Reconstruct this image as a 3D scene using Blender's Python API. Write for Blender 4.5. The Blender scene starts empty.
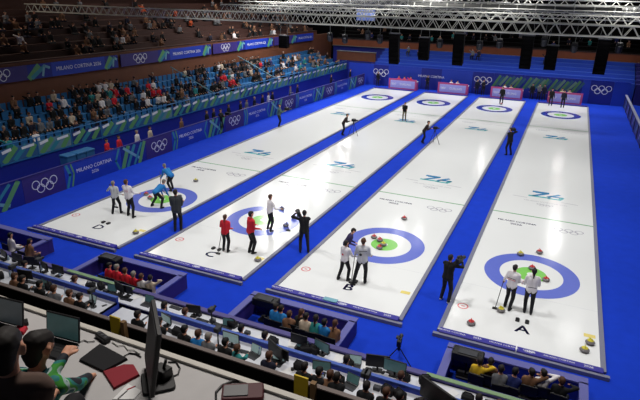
import bpy, math, random
import numpy as np
from mathutils import Vector, Matrix, Quaternion
R = math.radians
C = bpy.context.scene.collection
SC = bpy.context.scene
random.seed(7)

# ------------------------------------------------------------------ camera, world, lights, exposure
CAM = np.array([0.0632, -20.4163, 9.9031]); YAW, PIT, ROL, FPX = -0.417359, 0.358673, 0.023258, 542.44
_f = np.array([math.sin(YAW)*math.cos(PIT), math.cos(YAW)*math.cos(PIT), -math.sin(PIT)])
_r0 = np.array([math.cos(YAW), -math.sin(YAW), 0.0]); _u0 = np.cross(_r0, _f)
_r = math.cos(ROL)*_r0 + math.sin(ROL)*_u0; _u = -math.sin(ROL)*_r0 + math.cos(ROL)*_u0
cd = bpy.data.cameras.new('camera'); cam = bpy.data.objects.new('camera', cd); C.objects.link(cam)
cd.sensor_width = 36; cd.lens = FPX*36/640; cd.clip_end = 300; cd.clip_start = 0.05
cam.matrix_world = Matrix(((_r[0], _u[0], -_f[0], CAM[0]), (_r[1], _u[1], -_f[1], CAM[1]), (_r[2], _u[2], -_f[2], CAM[2]), (0, 0, 0, 1)))
SC.camera = cam

w = bpy.data.worlds.new('world'); SC.world = w; w.use_nodes = True
w.node_tree.nodes['Background'].inputs[0].default_value = (0.55, 0.62, 0.85, 1)
w.node_tree.nodes['Background'].inputs[1].default_value = 0.045
SC.view_settings.view_transform = 'Standard'; SC.view_settings.look = 'None'
SC.view_settings.gamma = 1; SC.view_settings.use_curve_mapping = False
SC.view_settings.exposure = 0.0

def lamp(x, y, z, e, size=1.0, spread=125, col=(1, 0.985, 0.965)):
    l = bpy.data.lights.new('arena_or_fill_lamp', 'AREA'); l.shape = 'DISK'; l.size = size; l.energy = e; l.color = col
    l.spread = R(spread)
    o = bpy.data.objects.new('arena_or_fill_lamp', l); C.objects.link(o); o.location = (x, y, z)
    return o
for yy, e in ((-4, 325), (6, 300), (16, 275), (26, 265), (36, 280), (44, 310)):
    for xx in (-21, -13, -5, 3):
        lamp(xx, yy, 12, e if xx > -20 else e*0.8, 1.1)
# open floodlights whose glare shows in the ice
for (xx, yy, e, sz) in ((-26.2, 31.7, 800, 2.0), (-25.5, 36.5, 500, 1.7), (-27.3, 28.0, 600, 1.8), (-24.8, 27.0, 500, 1.6), (-24.2, 22.5, 400, 1.6), (-29, 47, 250, 1.3), (-30.3, 57, 400, 1.5), (-11, 28.7, 120, .6), (-12.8, 28.3, 170, .7), (-14.3, 28.2, 50, .5), (0.7, 54.2, 220, .7), (1.2, 40.8, 220, .7), (1.5, 33, 170, .6), (2.6, 40.6, 80, .6), (-9.2, 57, 120, .8)):
    lamp(xx, yy, 12, e, sz, 178)
lamp(-4, -13.5, 14.5, 620, 2.5, 150, (1, 0.94, 0.88))  # added warm fill, unseen; brightens the near desk and its people
for yy in (4, 18, 32): lamp(-36, yy, 14.6, 270, 2.0, 160, (1, 0.85, 0.72))  # unseen warm fills added to brighten the brown upper left stand

# ------------------------------------------------------------------ helpers
def ray(u, v): return _f + _r*(u-320)/FPX - _u*(v-200)/FPX
def G(u, v, z=0.0):
    r = ray(u, v); t = (z-CAM[2])/r[2]; return CAM + t*r
def GX(u, v, x):
    r = ray(u, v); t = (x-CAM[0])/r[0]; return CAM + t*r
def GY(u, v, y):
    r = ray(u, v); t = (y-CAM[1])/r[1]; return CAM + t*r

def lin(c):
    return tuple((x/255/12.92 if x/255 <= 0.04045 else ((x/255+0.055)/1.055)**2.4) for x in c)
MATS = {}
def mat(name, rgb, rough=0.6, metal=0.0, emit=0.0, noise=0.08, scale=6.0, spec=0.4, bump=0.0):
    if name in MATS: return MATS[name]
    m = bpy.data.materials.new(name); m.use_nodes = True; nt = m.node_tree; b = nt.nodes['Principled BSDF']
    col = lin(rgb)
    b.inputs['Roughness'].default_value = rough; b.inputs['Metallic'].default_value = metal
    b.inputs['Specular IOR Level'].default_value = spec
    tc = nt.nodes.new('ShaderNodeTexCoord'); n = nt.nodes.new('ShaderNodeTexNoise'); n.inputs['Scale'].default_value = scale
    n.inputs['Detail'].default_value = 3
    nt.links.new(tc.outputs['Object'], n.inputs['Vector'])
    mx = nt.nodes.new('ShaderNodeMix'); mx.data_type = 'RGBA'
    mx.inputs[6].default_value = tuple(max(0, c*(1-noise)) for c in col)+(1,)
    mx.inputs[7].default_value = tuple(min(1, c*(1+noise)) for c in col)+(1,)
    nt.links.new(n.outputs['Fac'], mx.inputs[0]); nt.links.new(mx.outputs[2], b.inputs['Base Color'])
    if bump:
        bp = nt.nodes.new('ShaderNodeBump'); bp.inputs['Strength'].default_value = bump; bp.inputs['Distance'].default_value = 0.02
        nt.links.new(n.outputs['Fac'], bp.inputs['Height']); nt.links.new(bp.outputs['Normal'], b.inputs['Normal'])
    if emit:
        nt.links.new(mx.outputs[2], b.inputs['Emission Color']); b.inputs['Emission Strength'].default_value = emit
    MATS[name] = m; return m

def tag(o, label=None, cat=None, group=None, kind=None):
    if label: o['label'] = label
    if cat: o['category'] = cat
    if group: o['group'] = group
    if kind: o['kind'] = kind
    return o
def thing(name, label, cat, loc=(0, 0, 0), rz=0.0, group=None):
    o = bpy.data.objects.new(name, None); C.objects.link(o); o.empty_display_size = 0.1
    o.location = loc; o.rotation_euler = (0, 0, rz); return tag(o, label, cat, group)
def copy_tree(o, parent=None):
    c = o.copy(); C.objects.link(c); c.parent = parent
    for ch in o.children: copy_tree(ch, c)
    return c

TXT = {}
def text_geo(s):
    if s not in TXT:
        cu = bpy.data.curves.new('t', 'FONT'); cu.body = s; cu.align_x = 'CENTER'; cu.align_y = 'CENTER'; cu.size = 1; cu.resolution_u = 2
        o = bpy.data.objects.new('t', cu); C.objects.link(o)
        dg = bpy.context.evaluated_depsgraph_get()
        me = bpy.data.meshes.new_from_object(o.evaluated_get(dg))
        TXT[s] = ([tuple(v.co) for v in me.vertices], [tuple(p.vertices) for p in me.polygons])
        bpy.data.objects.remove(o); bpy.data.meshes.remove(me); bpy.data.curves.remove(cu)
    return TXT[s]

class MB:
    def __init__(s): s.v = []; s.f = []; s.m = []
    def add(s, vs, fs, mi=0, M=None):
        n = len(s.v)
        for p in vs:
            s.v.append(tuple(M @ Vector(p)) if M is not None else tuple(p))
        for f in fs: s.f.append(tuple(i+n for i in f)); s.m.append(mi)
        return s
    def box(s, c, d, mi=0, M=None, top=None):
        x, y, z = c; a, b, h = d[0]/2, d[1]/2, d[2]/2; t = top or (1, 1)
        vs = [(x-a, y-b, z-h), (x+a, y-b, z-h), (x+a, y+b, z-h), (x-a, y+b, z-h),
              (x-a*t[0], y-b*t[1], z+h), (x+a*t[0], y-b*t[1], z+h), (x+a*t[0], y+b*t[1], z+h), (x-a*t[0], y+b*t[1], z+h)]
        return s.add(vs, [(3, 2, 1, 0), (4, 5, 6, 7), (0, 1, 5, 4), (1, 2, 6, 5), (2, 3, 7, 6), (3, 0, 4, 7)], mi, M)
    def rbox(s, c, d, r, mi=0, M=None, n=3):      # box with rounded vertical corners and a small top chamfer
        x, y, z = c; a, b = d[0]/2, d[1]/2; pts = []
        for qx, qy, a0 in ((1, 1, 0), (-1, 1, 90), (-1, -1, 180), (1, -1, 270)):
            for i in range(n+1):
                t = R(a0+90*i/n); pts.append((qx*(a-r)+r*math.cos(t), qy*(b-r)+r*math.sin(t)))
        k = len(pts); h = d[2]/2; ch = min(r*0.5, h*0.4)
        sx = (a-ch)/a; sy = (b-ch)/b
        vs = [(x+p[0], y+p[1], z-h) for p in pts]+[(x+p[0], y+p[1], z+h-ch) for p in pts]+[(x+p[0]*sx, y+p[1]*sy, z+h) for p in pts]
        fs = [tuple(range(k-1, -1, -1)), tuple(range(2*k, 3*k))]
        for l in (0, 1):
            for i in range(k): j = (i+1) % k; fs.append((l*k+i, l*k+j, l*k+k+j, l*k+k+i))
        return s.add(vs, fs, mi, M)
    def tube(s, p0, p1, r, mi=0, n=8, r2=None, M=None):
        p0 = Vector(p0); p1 = Vector(p1); r2 = r if r2 is None else r2; d = (p1-p0)
        if d.length < 1e-6: return s
        d.normalize(); a = d.orthogonal().normalized(); b = d.cross(a)
        vs = [p0+(a*math.cos(2*math.pi*i/n)+b*math.sin(2*math.pi*i/n))*r for i in range(n)]
        vs += [p1+(a*math.cos(2*math.pi*i/n)+b*math.sin(2*math.pi*i/n))*r2 for i in range(n)]
        fs = [tuple(range(n-1, -1, -1)), tuple(range(n, 2*n))]+[(i, (i+1) % n, n+(i+1) % n, n+i) for i in range(n)]
        return s.add(vs, fs, mi, M)
    def path(s, pts, r, mi=0, n=6):
        for a, b in zip(pts[:-1], pts[1:]): s.tube(a, b, r, mi, n)
        return s
    def ell(s, c, r, mi=0, nu=12, nv=8, M=None):
        vs = [(c[0], c[1], c[2]-r[2])]
        for j in range(1, nv):
            t = -math.pi/2+math.pi*j/nv
            for i in range(nu):
                p = 2*math.pi*i/nu; vs.append((c[0]+r[0]*math.cos(t)*math.cos(p), c[1]+r[1]*math.cos(t)*math.sin(p), c[2]+r[2]*math.sin(t)))
        vs.append((c[0], c[1], c[2]+r[2])); L = len(vs)-1; fs = []
        for i in range(nu): fs.append((0, 1+(i+1) % nu, 1+i)); fs.append((L, L-nu+i, L-nu+(i+1) % nu))
        for j in range(nv-2):
            for i in range(nu):
                a = 1+j*nu+i; b = 1+j*nu+(i+1) % nu; fs.append((a, b, b+nu, a+nu))
        return s.add(vs, fs, mi, M)
    def lathe(s, prof, mi=0, n=24, c=(0, 0, 0), mis=None):
        k = len(prof); vs = []
        for (r, z) in prof:
            for i in range(n): t = 2*math.pi*i/n; vs.append((c[0]+r*math.cos(t), c[1]+r*math.sin(t), c[2]+z))
        for l in range(k-1):
            fs = [(l*n+i, l*n+(i+1) % n, (l+1)*n+(i+1) % n, (l+1)*n+i) for i in range(n)]
            base = len(s.v)
            s.add(vs[l*n:(l+2)*n], [tuple(q-l*n for q in f) for f in fs], (mis[l] if mis else mi))
        return s
    def ann(s, c, r0, r1, mi=0, n=48, M=None):
        vs = []; z = c[2]
        for i in range(n):
            t = 2*math.pi*i/n; vs.append((c[0]+r0*math.cos(t), c[1]+r0*math.sin(t), z)); vs.append((c[0]+r1*math.cos(t), c[1]+r1*math.sin(t), z))
        return s.add(vs, [(2*i, 2*i+1, (2*i+3) % (2*n), (2*i+2) % (2*n)) for i in range(n)], mi, M)
    def poly(s, pts, mi=0, M=None): return s.add([(p[0], p[1], p[2] if len(p) > 2 else 0) for p in pts], [tuple(range(len(pts)))], mi, M)
    def stroke(s, pts, wd, mi=0, z=0, M=None):
        for (a, b) in zip(pts[:-1], pts[1:]):
            dx, dy = b[0]-a[0], b[1]-a[1]; L = math.hypot(dx, dy) or 1; nx, ny = -dy/L*wd/2, dx/L*wd/2; ex, ey = dx/L*wd*.3, dy/L*wd*.3
            s.poly([(a[0]-ex-nx, a[1]-ey-ny, z), (b[0]+ex-nx, b[1]+ey-ny, z), (b[0]+ex+nx, b[1]+ey+ny, z), (a[0]-ex+nx, a[1]-ey+ny, z)], mi, M)
        return s
    def text(s, st, M, size, mi=0, sx=1.0):
        vs, fs = text_geo(st); return s.add([(v[0]*size*sx, v[1]*size, 0) for v in vs], fs, mi, M)
    def rings(s, M, size, mi=0, wd=0.09):         # five interlocking rings, overall width 'size'
        r = size/6.4; w_ = r*wd/0.35
        for i in range(3): s.ann(((i-1)*r*2.25, 0.28*r*1.8, 0), r-w_, r, mi, 28, M)
        for i in range(2): s.ann(((i-0.5)*r*2.25, -0.28*r*1.8, 0.001), r-w_, r, mi, 28, M)
        return s
    def build(s, name, mats, parent=None, smooth=False, loc=None):
        me = bpy.data.meshes.new(name); me.from_pydata(s.v, [], s.f); me.polygons.foreach_set('material_index', s.m)
        if not isinstance(mats, (list, tuple)): mats = [mats]
        for m in mats: me.materials.append(m)
        if smooth: me.polygons.foreach_set('use_smooth', [True]*len(s.f))
        me.update()
        o = bpy.data.objects.new(name, me); C.objects.link(o)
        if parent is not None: o.parent = parent
        if loc is not None: o.location = loc
        return o
def frame(o, xa, ya):       # matrix: origin o, local x along xa, local y along ya
    xa = Vector(xa).normalized(); ya = Vector(ya).normalized(); za = xa.cross(ya)
    return Matrix(((xa[0], ya[0], za[0], o[0]), (xa[1], ya[1], za[1], o[1]), (xa[2], ya[2], za[2], o[2]), (0, 0, 0, 1)))
def boxobj(name, c, d, m, parent=None, kind=None):
    o = MB().box((0, 0, 0), d).build(name, m, parent, loc=c)
    if kind: o['kind'] = kind
    return o
ORD = ['first', 'second', 'third', 'fourth', 'fifth', 'sixth', 'seventh', 'eighth', 'ninth', 'tenth', 'eleventh', 'twelfth', 'thirteenth', 'fourteenth', 'fifteenth', 'sixteenth', 'seventeenth', 'eighteenth', 'nineteenth', 'twentieth']

# ------------------------------------------------------------------ materials
carpet = mat('blue_carpet', (20, 56, 182), 0.9, noise=0.14, scale=2.0, spec=0.1)
blue = mat('royal_blue_panel', (26, 56, 168), 0.5)
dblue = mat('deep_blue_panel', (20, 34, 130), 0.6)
navy = mat('navy_panel', (38, 36, 110), 0.55)
purp = mat('violet_panel', (52, 40, 112), 0.55)
ledge = mat('lilac_ledge', (88, 90, 156), 0.5)
bumpb = mat('bumper_blue', (44, 40, 140), 0.5)
grey = mat('grey_rail', (112, 114, 134), 0.5)
dgrey = mat('dark_grey', (50, 52, 58), 0.6)
black = mat('black_plastic', (16, 16, 19), 0.45)
bfab = mat('black_fabric', (20, 20, 24), 0.9)
void = mat('black_void', (9, 8, 9), 0.95, spec=0.1)  # black of the speakers; also paints the unlit void behind the press rail
white = mat('white_paint', (222, 224, 230), 0.5)
desktop = mat('white_desktop', (205, 208, 216), 0.5)
teal = mat('teal_print', (50, 130, 150), 0.5)
green = mat('green_print', (92, 150, 96), 0.5)
lteal = mat('pale_teal_print', (110, 160, 175), 0.5)
brown = mat('brown_timber', (98, 56, 34), 0.7, noise=0.25, scale=1.2)
dbrown = mat('dark_brown_timber', (58, 32, 26), 0.8, noise=0.2)
alum = mat('aluminium', (186, 186, 178), 0.55, metal=0.0)
steel = mat('steel_grey', (110, 112, 112), 0.5, metal=0.2)
magenta = mat('magenta_panel', (168, 66, 118), 0.5)
lav = mat('lavender_print', (150, 150, 215), 0.5)
seatm = mat('seat_blue', (44, 104, 156), 0.45)
screen = mat('lit_screen', (150, 175, 175), 0.3, emit=0.25, noise=0.3, scale=9)
dscreen = mat('dim_teal_screen', (84, 122, 122), 0.3, emit=0.10, noise=0.3, scale=7)
paper = mat('paper', (215, 215, 215), 0.7)
redm = mat('red_cloth', (170, 24, 44), 0.8)
yellow = mat('yellow_panel', (196, 168, 40), 0.6)
olive = mat('green_edge', (120, 150, 110), 0.6)
granite = mat('granite', (120, 116, 118), 0.3, noise=0.4, scale=40)
stone_y = mat('yellow_handle', (206, 196, 60), 0.35)
stone_r = mat('red_handle', (196, 40, 46), 0.35)
stone_b = mat('blue_handle', (64, 80, 150), 0.35)
skin = mat('skin', (205, 150, 122), 0.6)
HAIR = [mat('hair_dark', (26, 20, 18), 0.7), mat('hair_brown', (74, 46, 30), 0.7), mat('hair_grey', (130, 124, 118), 0.7), mat('hair_black', (12, 12, 14), 0.7)]
eyem = mat('eye_dark', (25, 22, 22), 0.3)

icem = mat('ice', (226, 228, 228), 0.155, noise=0.015, scale=0.6, spec=0.45)
ring_b = mat('house_blue_glare', (98, 112, 200), 0.18, noise=0.04, spec=0.45)  # near rings: glare on the ice mixed into the blue, hence paler
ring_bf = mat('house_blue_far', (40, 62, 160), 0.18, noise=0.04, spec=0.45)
ring_g = mat('house_green', (128, 200, 96), 0.18, noise=0.1, spec=0.45)
hog = mat('hog_line_green', (110, 168, 120), 0.18, spec=0.4)
line_d = mat('thin_line_grey', (206, 209, 213), 0.18, spec=0.4)
logo_b = mat('logo_blue', (60, 132, 182), 0.18, spec=0.4)
logo_t = mat('logo_teal', (96, 182, 186), 0.18, spec=0.4)
ink = mat('ink_navy', (46, 46, 90), 0.2, spec=0.4)
inkg = mat('ink_grey', (172, 172, 182), 0.2, spec=0.4)
pinkink = mat('ink_pale_red', (214, 120, 124), 0.2, spec=0.4)
yelink = mat('ink_pale_yellow', (222, 205, 120), 0.2, spec=0.4)

# ------------------------------------------------------------------ setting
def plane_floor(name, x0, x1, y0, y1, z, m):
    o = MB().box(((x0+x1)/2, (y0+y1)/2, z-0.1), (x1-x0, y1-y0, 0.2)).build(name, m); o['kind'] = 'structure'; return o
plane_floor('floor', -50, 20, -9.4, 60, 0, carpet)
plane_floor('ceiling', -50, 25, -24, 62, 15.2, void)
boxobj('wall_far', (-15, 58.2, 7.5), (70, 0.4, 15), void, kind='structure')
boxobj('wall_right', (18.2, 15, 7.5), (0.4, 90, 15), void, kind='structure')
boxobj('wall_left', (-44.2, 15, 7.5), (0.4, 90, 15), dbrown, kind='structure')

# ---- ice sheets
W, PITCH = 4.58, 6.007
YN, YF = -5.31, 34.75+5.77
def logo26(mb, cx, cy, z, s=1.0):
    M = Matrix.Translation((cx, cy, z)) @ Matrix.Scale(s, 4)
    mb.stroke([(-0.78, 0.62), (0.05, 0.62)], 0.3, 0, 0.001, M); mb.m[-1] = 5
    for pts, mi in (([(-0.62, 0.5), (0.0, 0.52)], 5), ([(0.0, 0.5), (-0.75, -0.25)], 5), ([(-0.98, -0.32), (0.16, -0.32)], 6),
                    ([(0.72, 0.55), (0.12, -0.1)], 5), ([(0.18, -0.38), (0.78, -0.38)], 6), ([(0.80, -0.3), (0.92, 0.04)], 6), ([(0.92, 0.06), (0.3, 0.06)], 5)):
        mb.stroke(pts, 0.24, mi, 0.0, M)
for k, L in enumerate('ABCD'):
    cx = -PITCH*k
    nm = {'A': 'rightmost', 'B': 'second from the right', 'C': 'third from the right', 'D': 'leftmost'}[L]
    t = thing('ice_sheet', 'white curling ice sheet marked %s, %s of the four sheets' % (L, nm), 'curling sheet', (cx, 0, 0), 0, 'curling ice sheets')
    b = MB(); z = 0.03
    b.box((0, (YN+YF)/2, z/2), (W, YF-YN, z), 0)
    z += 0.001
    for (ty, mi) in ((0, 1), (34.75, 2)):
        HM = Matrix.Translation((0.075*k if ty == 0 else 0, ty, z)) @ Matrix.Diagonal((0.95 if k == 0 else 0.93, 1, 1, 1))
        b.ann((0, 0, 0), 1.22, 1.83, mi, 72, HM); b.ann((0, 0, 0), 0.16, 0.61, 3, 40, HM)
    for hy in (6.4, 28.35): b.box((0, hy, z), (W, 0.10, 0.001), 4)
    for ty in (-1.83, 36.58): b.box((0, ty, z), (W, 0.015, 0.0006), 9)
    z += 0.002
    logo26(b, 0.05, 9.9, z, 0.86); logo26(b, -0.05, 24.7, z, 0.86)
    I = Matrix.Translation
    b.stroke([(-1.6, 9.25), (-0.9, 9.2)], 0.05, 8, z); b.stroke([(0.8, 9.22), (1.6, 9.15)], 0.05, 8, z)
    b.text('MILANO CORTINA 2026', I((0.05, 8.78, z)), 0.2, 8); b.rings(I((0.05, 8.35, z)), 0.8, 8)
    for q in (0, 0.012):
        b.text('MILANO CORTINA', I((-1.05+q, 5.32, z+q*0.01)), 0.25, 7, 0.82); b.text('2026', I((-1.05+q, 4.98, z+q*0.01)), 0.27, 7)
    b.rings(I((1.25, 5.2, z)), 1.25, 8)
    b.text('MILANO CORTINA', I((1.0, 27.0, z)), 0.25, 8); b.rings(I((-1.1, 27.0, z)), 1.1, 8)
    for q in (-0.015, 0, 0.015): b.text(L, I((0.05+q, -4.12, z+abs(q)*0.01)), 0.62, 7, 1.1)
    for q in (-0.012, 0.012): b.text(L, I((0.05, -4.12+q, z+0.0006)), 0.62, 7, 1.1)
    b.ann((-1.95, -3.52, z), 0.14, 0.19, 10, 24); b.stroke([(-1.99, -3.52), (-1.91, -3.52)], 0.06, 10, z)
    b.box((2.02, -3.53, z), (0.34, 0.2, 0.0006), 11)
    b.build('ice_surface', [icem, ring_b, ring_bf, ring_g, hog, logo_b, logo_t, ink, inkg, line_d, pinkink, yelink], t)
    for sx in (-1, 1):
        MB().box((sx*(W/2+0.07), (YN+YF)/2, 0.035), (0.14, YF-YN+0.1, 0.07)).build('side_rail', grey, t)
    b = MB(); b.rbox((0, YN-0.15, 0.085), (W+0.1, 0.26, 0.17), 0.03, 0)
    b.box((0, YN-0.33, 0.06), (W+0.42, 0.12, 0.12), 1)
    for q in range(6):
        x = -1.95+q*0.78
        b.text(('MILANO CORTINA', '2026')[q % 2], I((x, YN-0.15, 0.172)), 0.10 if q % 2 == 0 else 0.13, 2)
    b.rings(I((0.32, YN-0.15, 0.172)), 0.3, 2)
    b.build('end_bumper', [bumpb, grey, white], t)
    b = MB(); b.rbox((0, YF+0.13, 0.08), (W+0.1, 0.24, 0.16), 0.03, 0); b.build('end_bumper', bumpb, t)
    # hack: two rubber footholds
    h = thing('hack', 'pair of black rubber footholds behind the letter %s' % L, 'hack', (cx, -3.62, 0.03), 0, 'starting hacks')
    for sx in (-1, 1):
        MB().rbox((sx*0.15, 0, 0.03), (0.13, 0.2, 0.06), 0.03).build('foothold', black, h)

# white line post at A bumper
g = G(517, 353, 0.2)
tag(MB().box((0, 0, 0.1), (0.04, 0.3, 0.03)).box((0, -0.16, 0.0), (0.04, 0.03, 0.2)).build('marker_strip', white, loc=(-0.02, YN-0.12, 0.1)), 'small white marker strip over the middle of the A sheet bumper', 'marker')
tag(MB().box((0, 0, 0.1), (0.5, 0.2, 0.02)).box((0, -0.1, 0.05), (0.5, 0.02, 0.1)).build('marker_strip', lteal, loc=(-6.1, YN-0.12, 0.1)), 'pale teal marker strip over the middle of the B sheet bumper', 'marker')

# ---- curling stones
def stone(sheet, rx, y, hm, label, rz=0.3):
    t = thing('curling_stone', label, 'curling stone', (-PITCH*'ABCD'.index(sheet)+rx, y, 0.031), rz, 'curling stones')
    MB().lathe([(0, 0), (0.06, 0), (0.11, 0.02), (0.14, 0.05), (0.145, 0.065), (0.14, 0.08), (0.115, 0.11), (0.07, 0.125), (0, 0.125)], 0, 24, mis=[0]*8).build('body', granite, t, True)
    b = MB(); b.lathe([(0.0, 0.124), (0.092, 0.124), (0.095, 0.135), (0.07, 0.145), (0, 0.147)], 0, 20)
    b.build('cap', hm, t, True)
    b = MB(); b.tube((0, -0.06, 0.145), (0, -0.05, 0.185), 0.014); b.path([(0, -0.05, 0.185), (0, 0.0, 0.195), (0, 0.06, 0.19)], 0.016, 0, 8); b.build('handle', hm, t, True)
    return t
stone('A', 0.17, 2.14, stone_r, 'red-handled curling stone just behind the A house rings', 0.4)
stone('A', -0.54, 1.60, stone_y, 'yellow-handled curling stone on back of the blue A ring')
stone('A', 0.0, 0.47, stone_r, 'red-handled curling stone on the green centre of the A house')
stone('A', 0.55, -0.30, stone_r, 'red-handled curling stone behind the dark-haired player in the A house')
stone('A', -0.72, -3.3, stone_y, 'yellow-handled curling stone left of the A hack', 1.2)
stone('A', -1.5, -4.55, stone_r, 'lone red-handled curling stone near the left corner of sheet A')
stone('A', 2.02, -4.0, stone_y, 'yellow-handled stone, further of two by the right edge of sheet A', 1)
stone('A', 1.86, -4.5, stone_y, 'yellow-handled stone, nearer of two by the right edge of sheet A', 0.1)
stone('B', 0.05, 3.12, stone_r, 'dark red-handled curling stone alone beyond the B house')
stone('B', -0.53, 0.40, stone_r, 'red-handled stone at the left edge of the green B disc')
stone('B', -0.2, 0.22, stone_r, 'red-handled stone second from left on the green B disc', 1)
stone('B', 0.07, -0.12, stone_y, 'yellow-handled stone at the middle of the green B disc')
stone('B', 0.02, -0.5, stone_r, 'red-handled stone lowest on the green B disc', 2)
stone('C', 0.28, 1.58, stone_b, 'blue-handled stone furthest back in the C house')
stone('C', 1.33, 0.82, stone_b, 'blue-handled stone in front of the camera operator at C house', 1)
stone('C', 1.44, -0.2, stone_b, 'blue-handled stone nearest the camera in the C house', 2)
stone('D', 0.0, 3.1, stone_y, 'yellow-handled stone lying alone beyond the D house')
stone('D', -0.9, 0.1, stone_r, 'red-handled stone left of the bending players in the D house')
stone('D', -0.35, -0.25, stone_r, 'red-handled stone between the bending players in the D house', 1)
stone('D', 0.1, 0.1, stone_y, 'yellow-handled stone on the green centre of the D house')
stone('D', 2.0, -3.9, stone_y, 'yellow-handled stone near the right front corner of sheet D')
stone('C', 2.05, -3.75, stone_y, 'yellow-handled stone near the right front corner of sheet C')
stone('B', 0.33, 37.4, stone_r, 'red-handled stone at the feet of the person at the far end of sheet B')

# ------------------------------------------------------------------ barrier boards on the left and at the far end
RUN = Vector
def xatl(y): return -23.35 + max(0, (y-12))*0.03
def barrier(y0, y1, kind, label):
    xa, xb = xatl(y0), xatl(y1); ln = math.hypot(xb-xa, y1-y0); ang = math.atan2(xb-xa, y1-y0)
    t = thing('advertising_board', label, 'barrier', (xa, y0, 0), -ang, 'boards along the left carpet')
    base = purp if kind == 'rings' else (blue if kind != 'streak' else dblue)
    b = MB(); b.box((0, ln/2, 0.65), (0.10, ln-0.01, 1.3)); b.build('panel', base, t)
    MB().box((0, ln/2, 1.315), (0.14, ln-0.01, 0.03)).build('top_rail', navy, t)
    M = lambda y, z: frame((0.054, y, z), (0, 1, 0), (0, 0, 1))
    # facing +x : seen from +x, picture-right is +y
    b = MB()
    if kind == 'rings':
        b.rings(M(ln/2, 0.64), 1.5, 0, 0.06)
    elif kind == 'text':
        b.text('MILANO CORTINA', M(ln/2, 0.78), 0.30, 0); b.text('2026', M(ln/2, 0.46), 0.26, 0)
        b.stroke([(0.1, 0.05), (0.35, 0.7), (0.15, 1.25)], 0.16, 2, 0, M(0, 0)); b.stroke([(0.42, 0.05), (0.6, 0.7), (0.45, 1.25)], 0.1, 1, 0, M(0, 0))
        b.stroke([(ln-0.2, 0.05), (ln-0.45, 0.6), (ln-0.15, 1.25)], 0.14, 2, 0, M(0, 0))
    else:
        for i, (pts, mi, wd) in enumerate((([(0.1, 0.05), (0.7, 1.2)], 1, 0.3), ([(0.55, 0.05), (1.3, 1.2)], 2, 0.22), ([(0.3, 1.2), (1.9, 0.2)], 3, 0.16), ([(1.2, 0.05), (2.0, 1.2)], 2, 0.16), ([(1.7, 0.05), (2.3, 1.2)], 1, 0.26))):
            b.stroke([(p[0]*ln/2.45, p[1]) for p in pts], wd, mi, 0.0003*i, M(0, 0))
    b.build('print', [white, green, teal, lteal], t)
    return t
yb = -2.3-3.65-8.75; n = 0
for rep in range(6):
    y0 = -2.3+8.75*rep
    if rep == 0: barrier(y0-5.0, y0-1.25, 'streak', 'green streaked board at the near left corner of the carpet')
    w1 = ORD[rep]
    barrier(y0-1.25, y0+1.25, 'rings', 'violet board with five white rings, %s ring board from the near end' % w1)
    barrier(y0+1.25, y0+5.35, 'text', 'blue board with white place name, %s name board from the near end' % w1) if y0+5.35 < 43 else None
    if y0+7.5 < 43: barrier(y0+5.35, y0+7.5, 'streak', 'board with teal and green streaks after the %s name board' % w1)

# backdrop at the far end
def backdrop(x0, x1, kind, label):
    t = thing('backdrop_panel', label, 'backdrop', (x0, 43.2, 0), 0, 'backdrop behind the far ends of the sheets')
    ln = x1-x0
    MB().box((ln/2, 0, 1.2), (ln-0.02, 0.12, 2.4)).build('panel', dblue if kind != 'plain' else blue, t)
    MB().box((ln/2, 0, 2.43), (ln-0.02, 0.16, 0.05)).build('top_rail', blue, t)
    M = frame((ln/2, -0.066, 1.5), (1, 0, 0), (0, 0, 1)); b = MB()
    if kind == 'rings': b.rings(M, 1.9, 0, 0.07)
    elif kind == 'green':
        for i in range(8):
            a = -ln/2+0.3+i*(ln-0.6)/7.0
            b.stroke([(a-0.3, -0.5+0.1*(i % 3)), (a+0.35, 0.65-0.12*(i % 2))], 0.26, 1+(i*7) % 3, 0.0003*i, M)
    elif kind == 'text': b.text('MILANO CORTINA', M, 0.36, 0)
    if kind != 'plain': b.build('print', [white, mat('print_dull_green', (72, 118, 80), 0.6), mat('print_dull_teal', (40, 84, 110), 0.6), mat('print_sage', (96, 126, 110), 0.6)], t)
segs = [(-24.6, -21.4, 'plain', 'plain blue panel at far left corner'), (-21.4, -19.6, 'rings', 'ring panel left of first magenta desk'), (-19.6, -15.6, 'plain', 'plain blue panel behind leftmost magenta desk'),
        (-15.6, -13.2, 'text', 'panel with white lettering between first and second magenta desks'), (-13.2, -9.7, 'plain', 'plain blue panel behind second magenta desk'),
        (-9.7, -7.4, 'rings', 'ring panel left of third magenta desk'), (-7.4, -4.2, 'green', 'green streaked panel behind third magenta desk'),
        (-4.2, -1.6, 'green', 'green streaked panel between third and fourth magenta desks'), (-1.6, 1.6, 'green', 'green streaked panel behind rightmost magenta desk'),
        (1.6, 2.3, 'plain', 'narrow plain blue strip left of white rings'), (2.3, 4.5, 'rings', 'rightmost backdrop panel with five white rings'), (4.5, 6.0, 'plain', 'plain blue panel at the far right corner')]
for s_ in segs: backdrop(*s_[:3], s_[3] if len(s_[3]) > 3 else '')

# right side barrier
t = thing('side_barrier', 'long dark barrier with pale handrail along the right carpet edge', 'barrier', (5.72, 23, 0))
MB().box((0, 0, 0.55), (0.08, 39, 1.05)).build('panel', navy, t)
MB().rbox((0, 0, 1.26), (0.2, 39, 0.10), 0.04).build('handrail', mat('pale_handrail', (150, 152, 170), 0.4), t)
for i in range(14): MB().box((-0.06, -19.3+i*2.97, 0.62), (0.06, 0.10, 1.2)).build('post', dgrey, t)
for i in range(13):
    b = MB(); M = frame((-0.045, -18+i*2.97, 0.6), (0, -1, 0), (0, 0, 1))
    b.stroke([(-0.5, -0.35), (0.1, 0.35)], 0.14, i % 2, 0, M); b.stroke([(0.0, -0.35), (0.5, 0.35)], 0.1, 1-i % 2, 0.001, M)
    b.build('print', [teal, lav], t)

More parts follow.
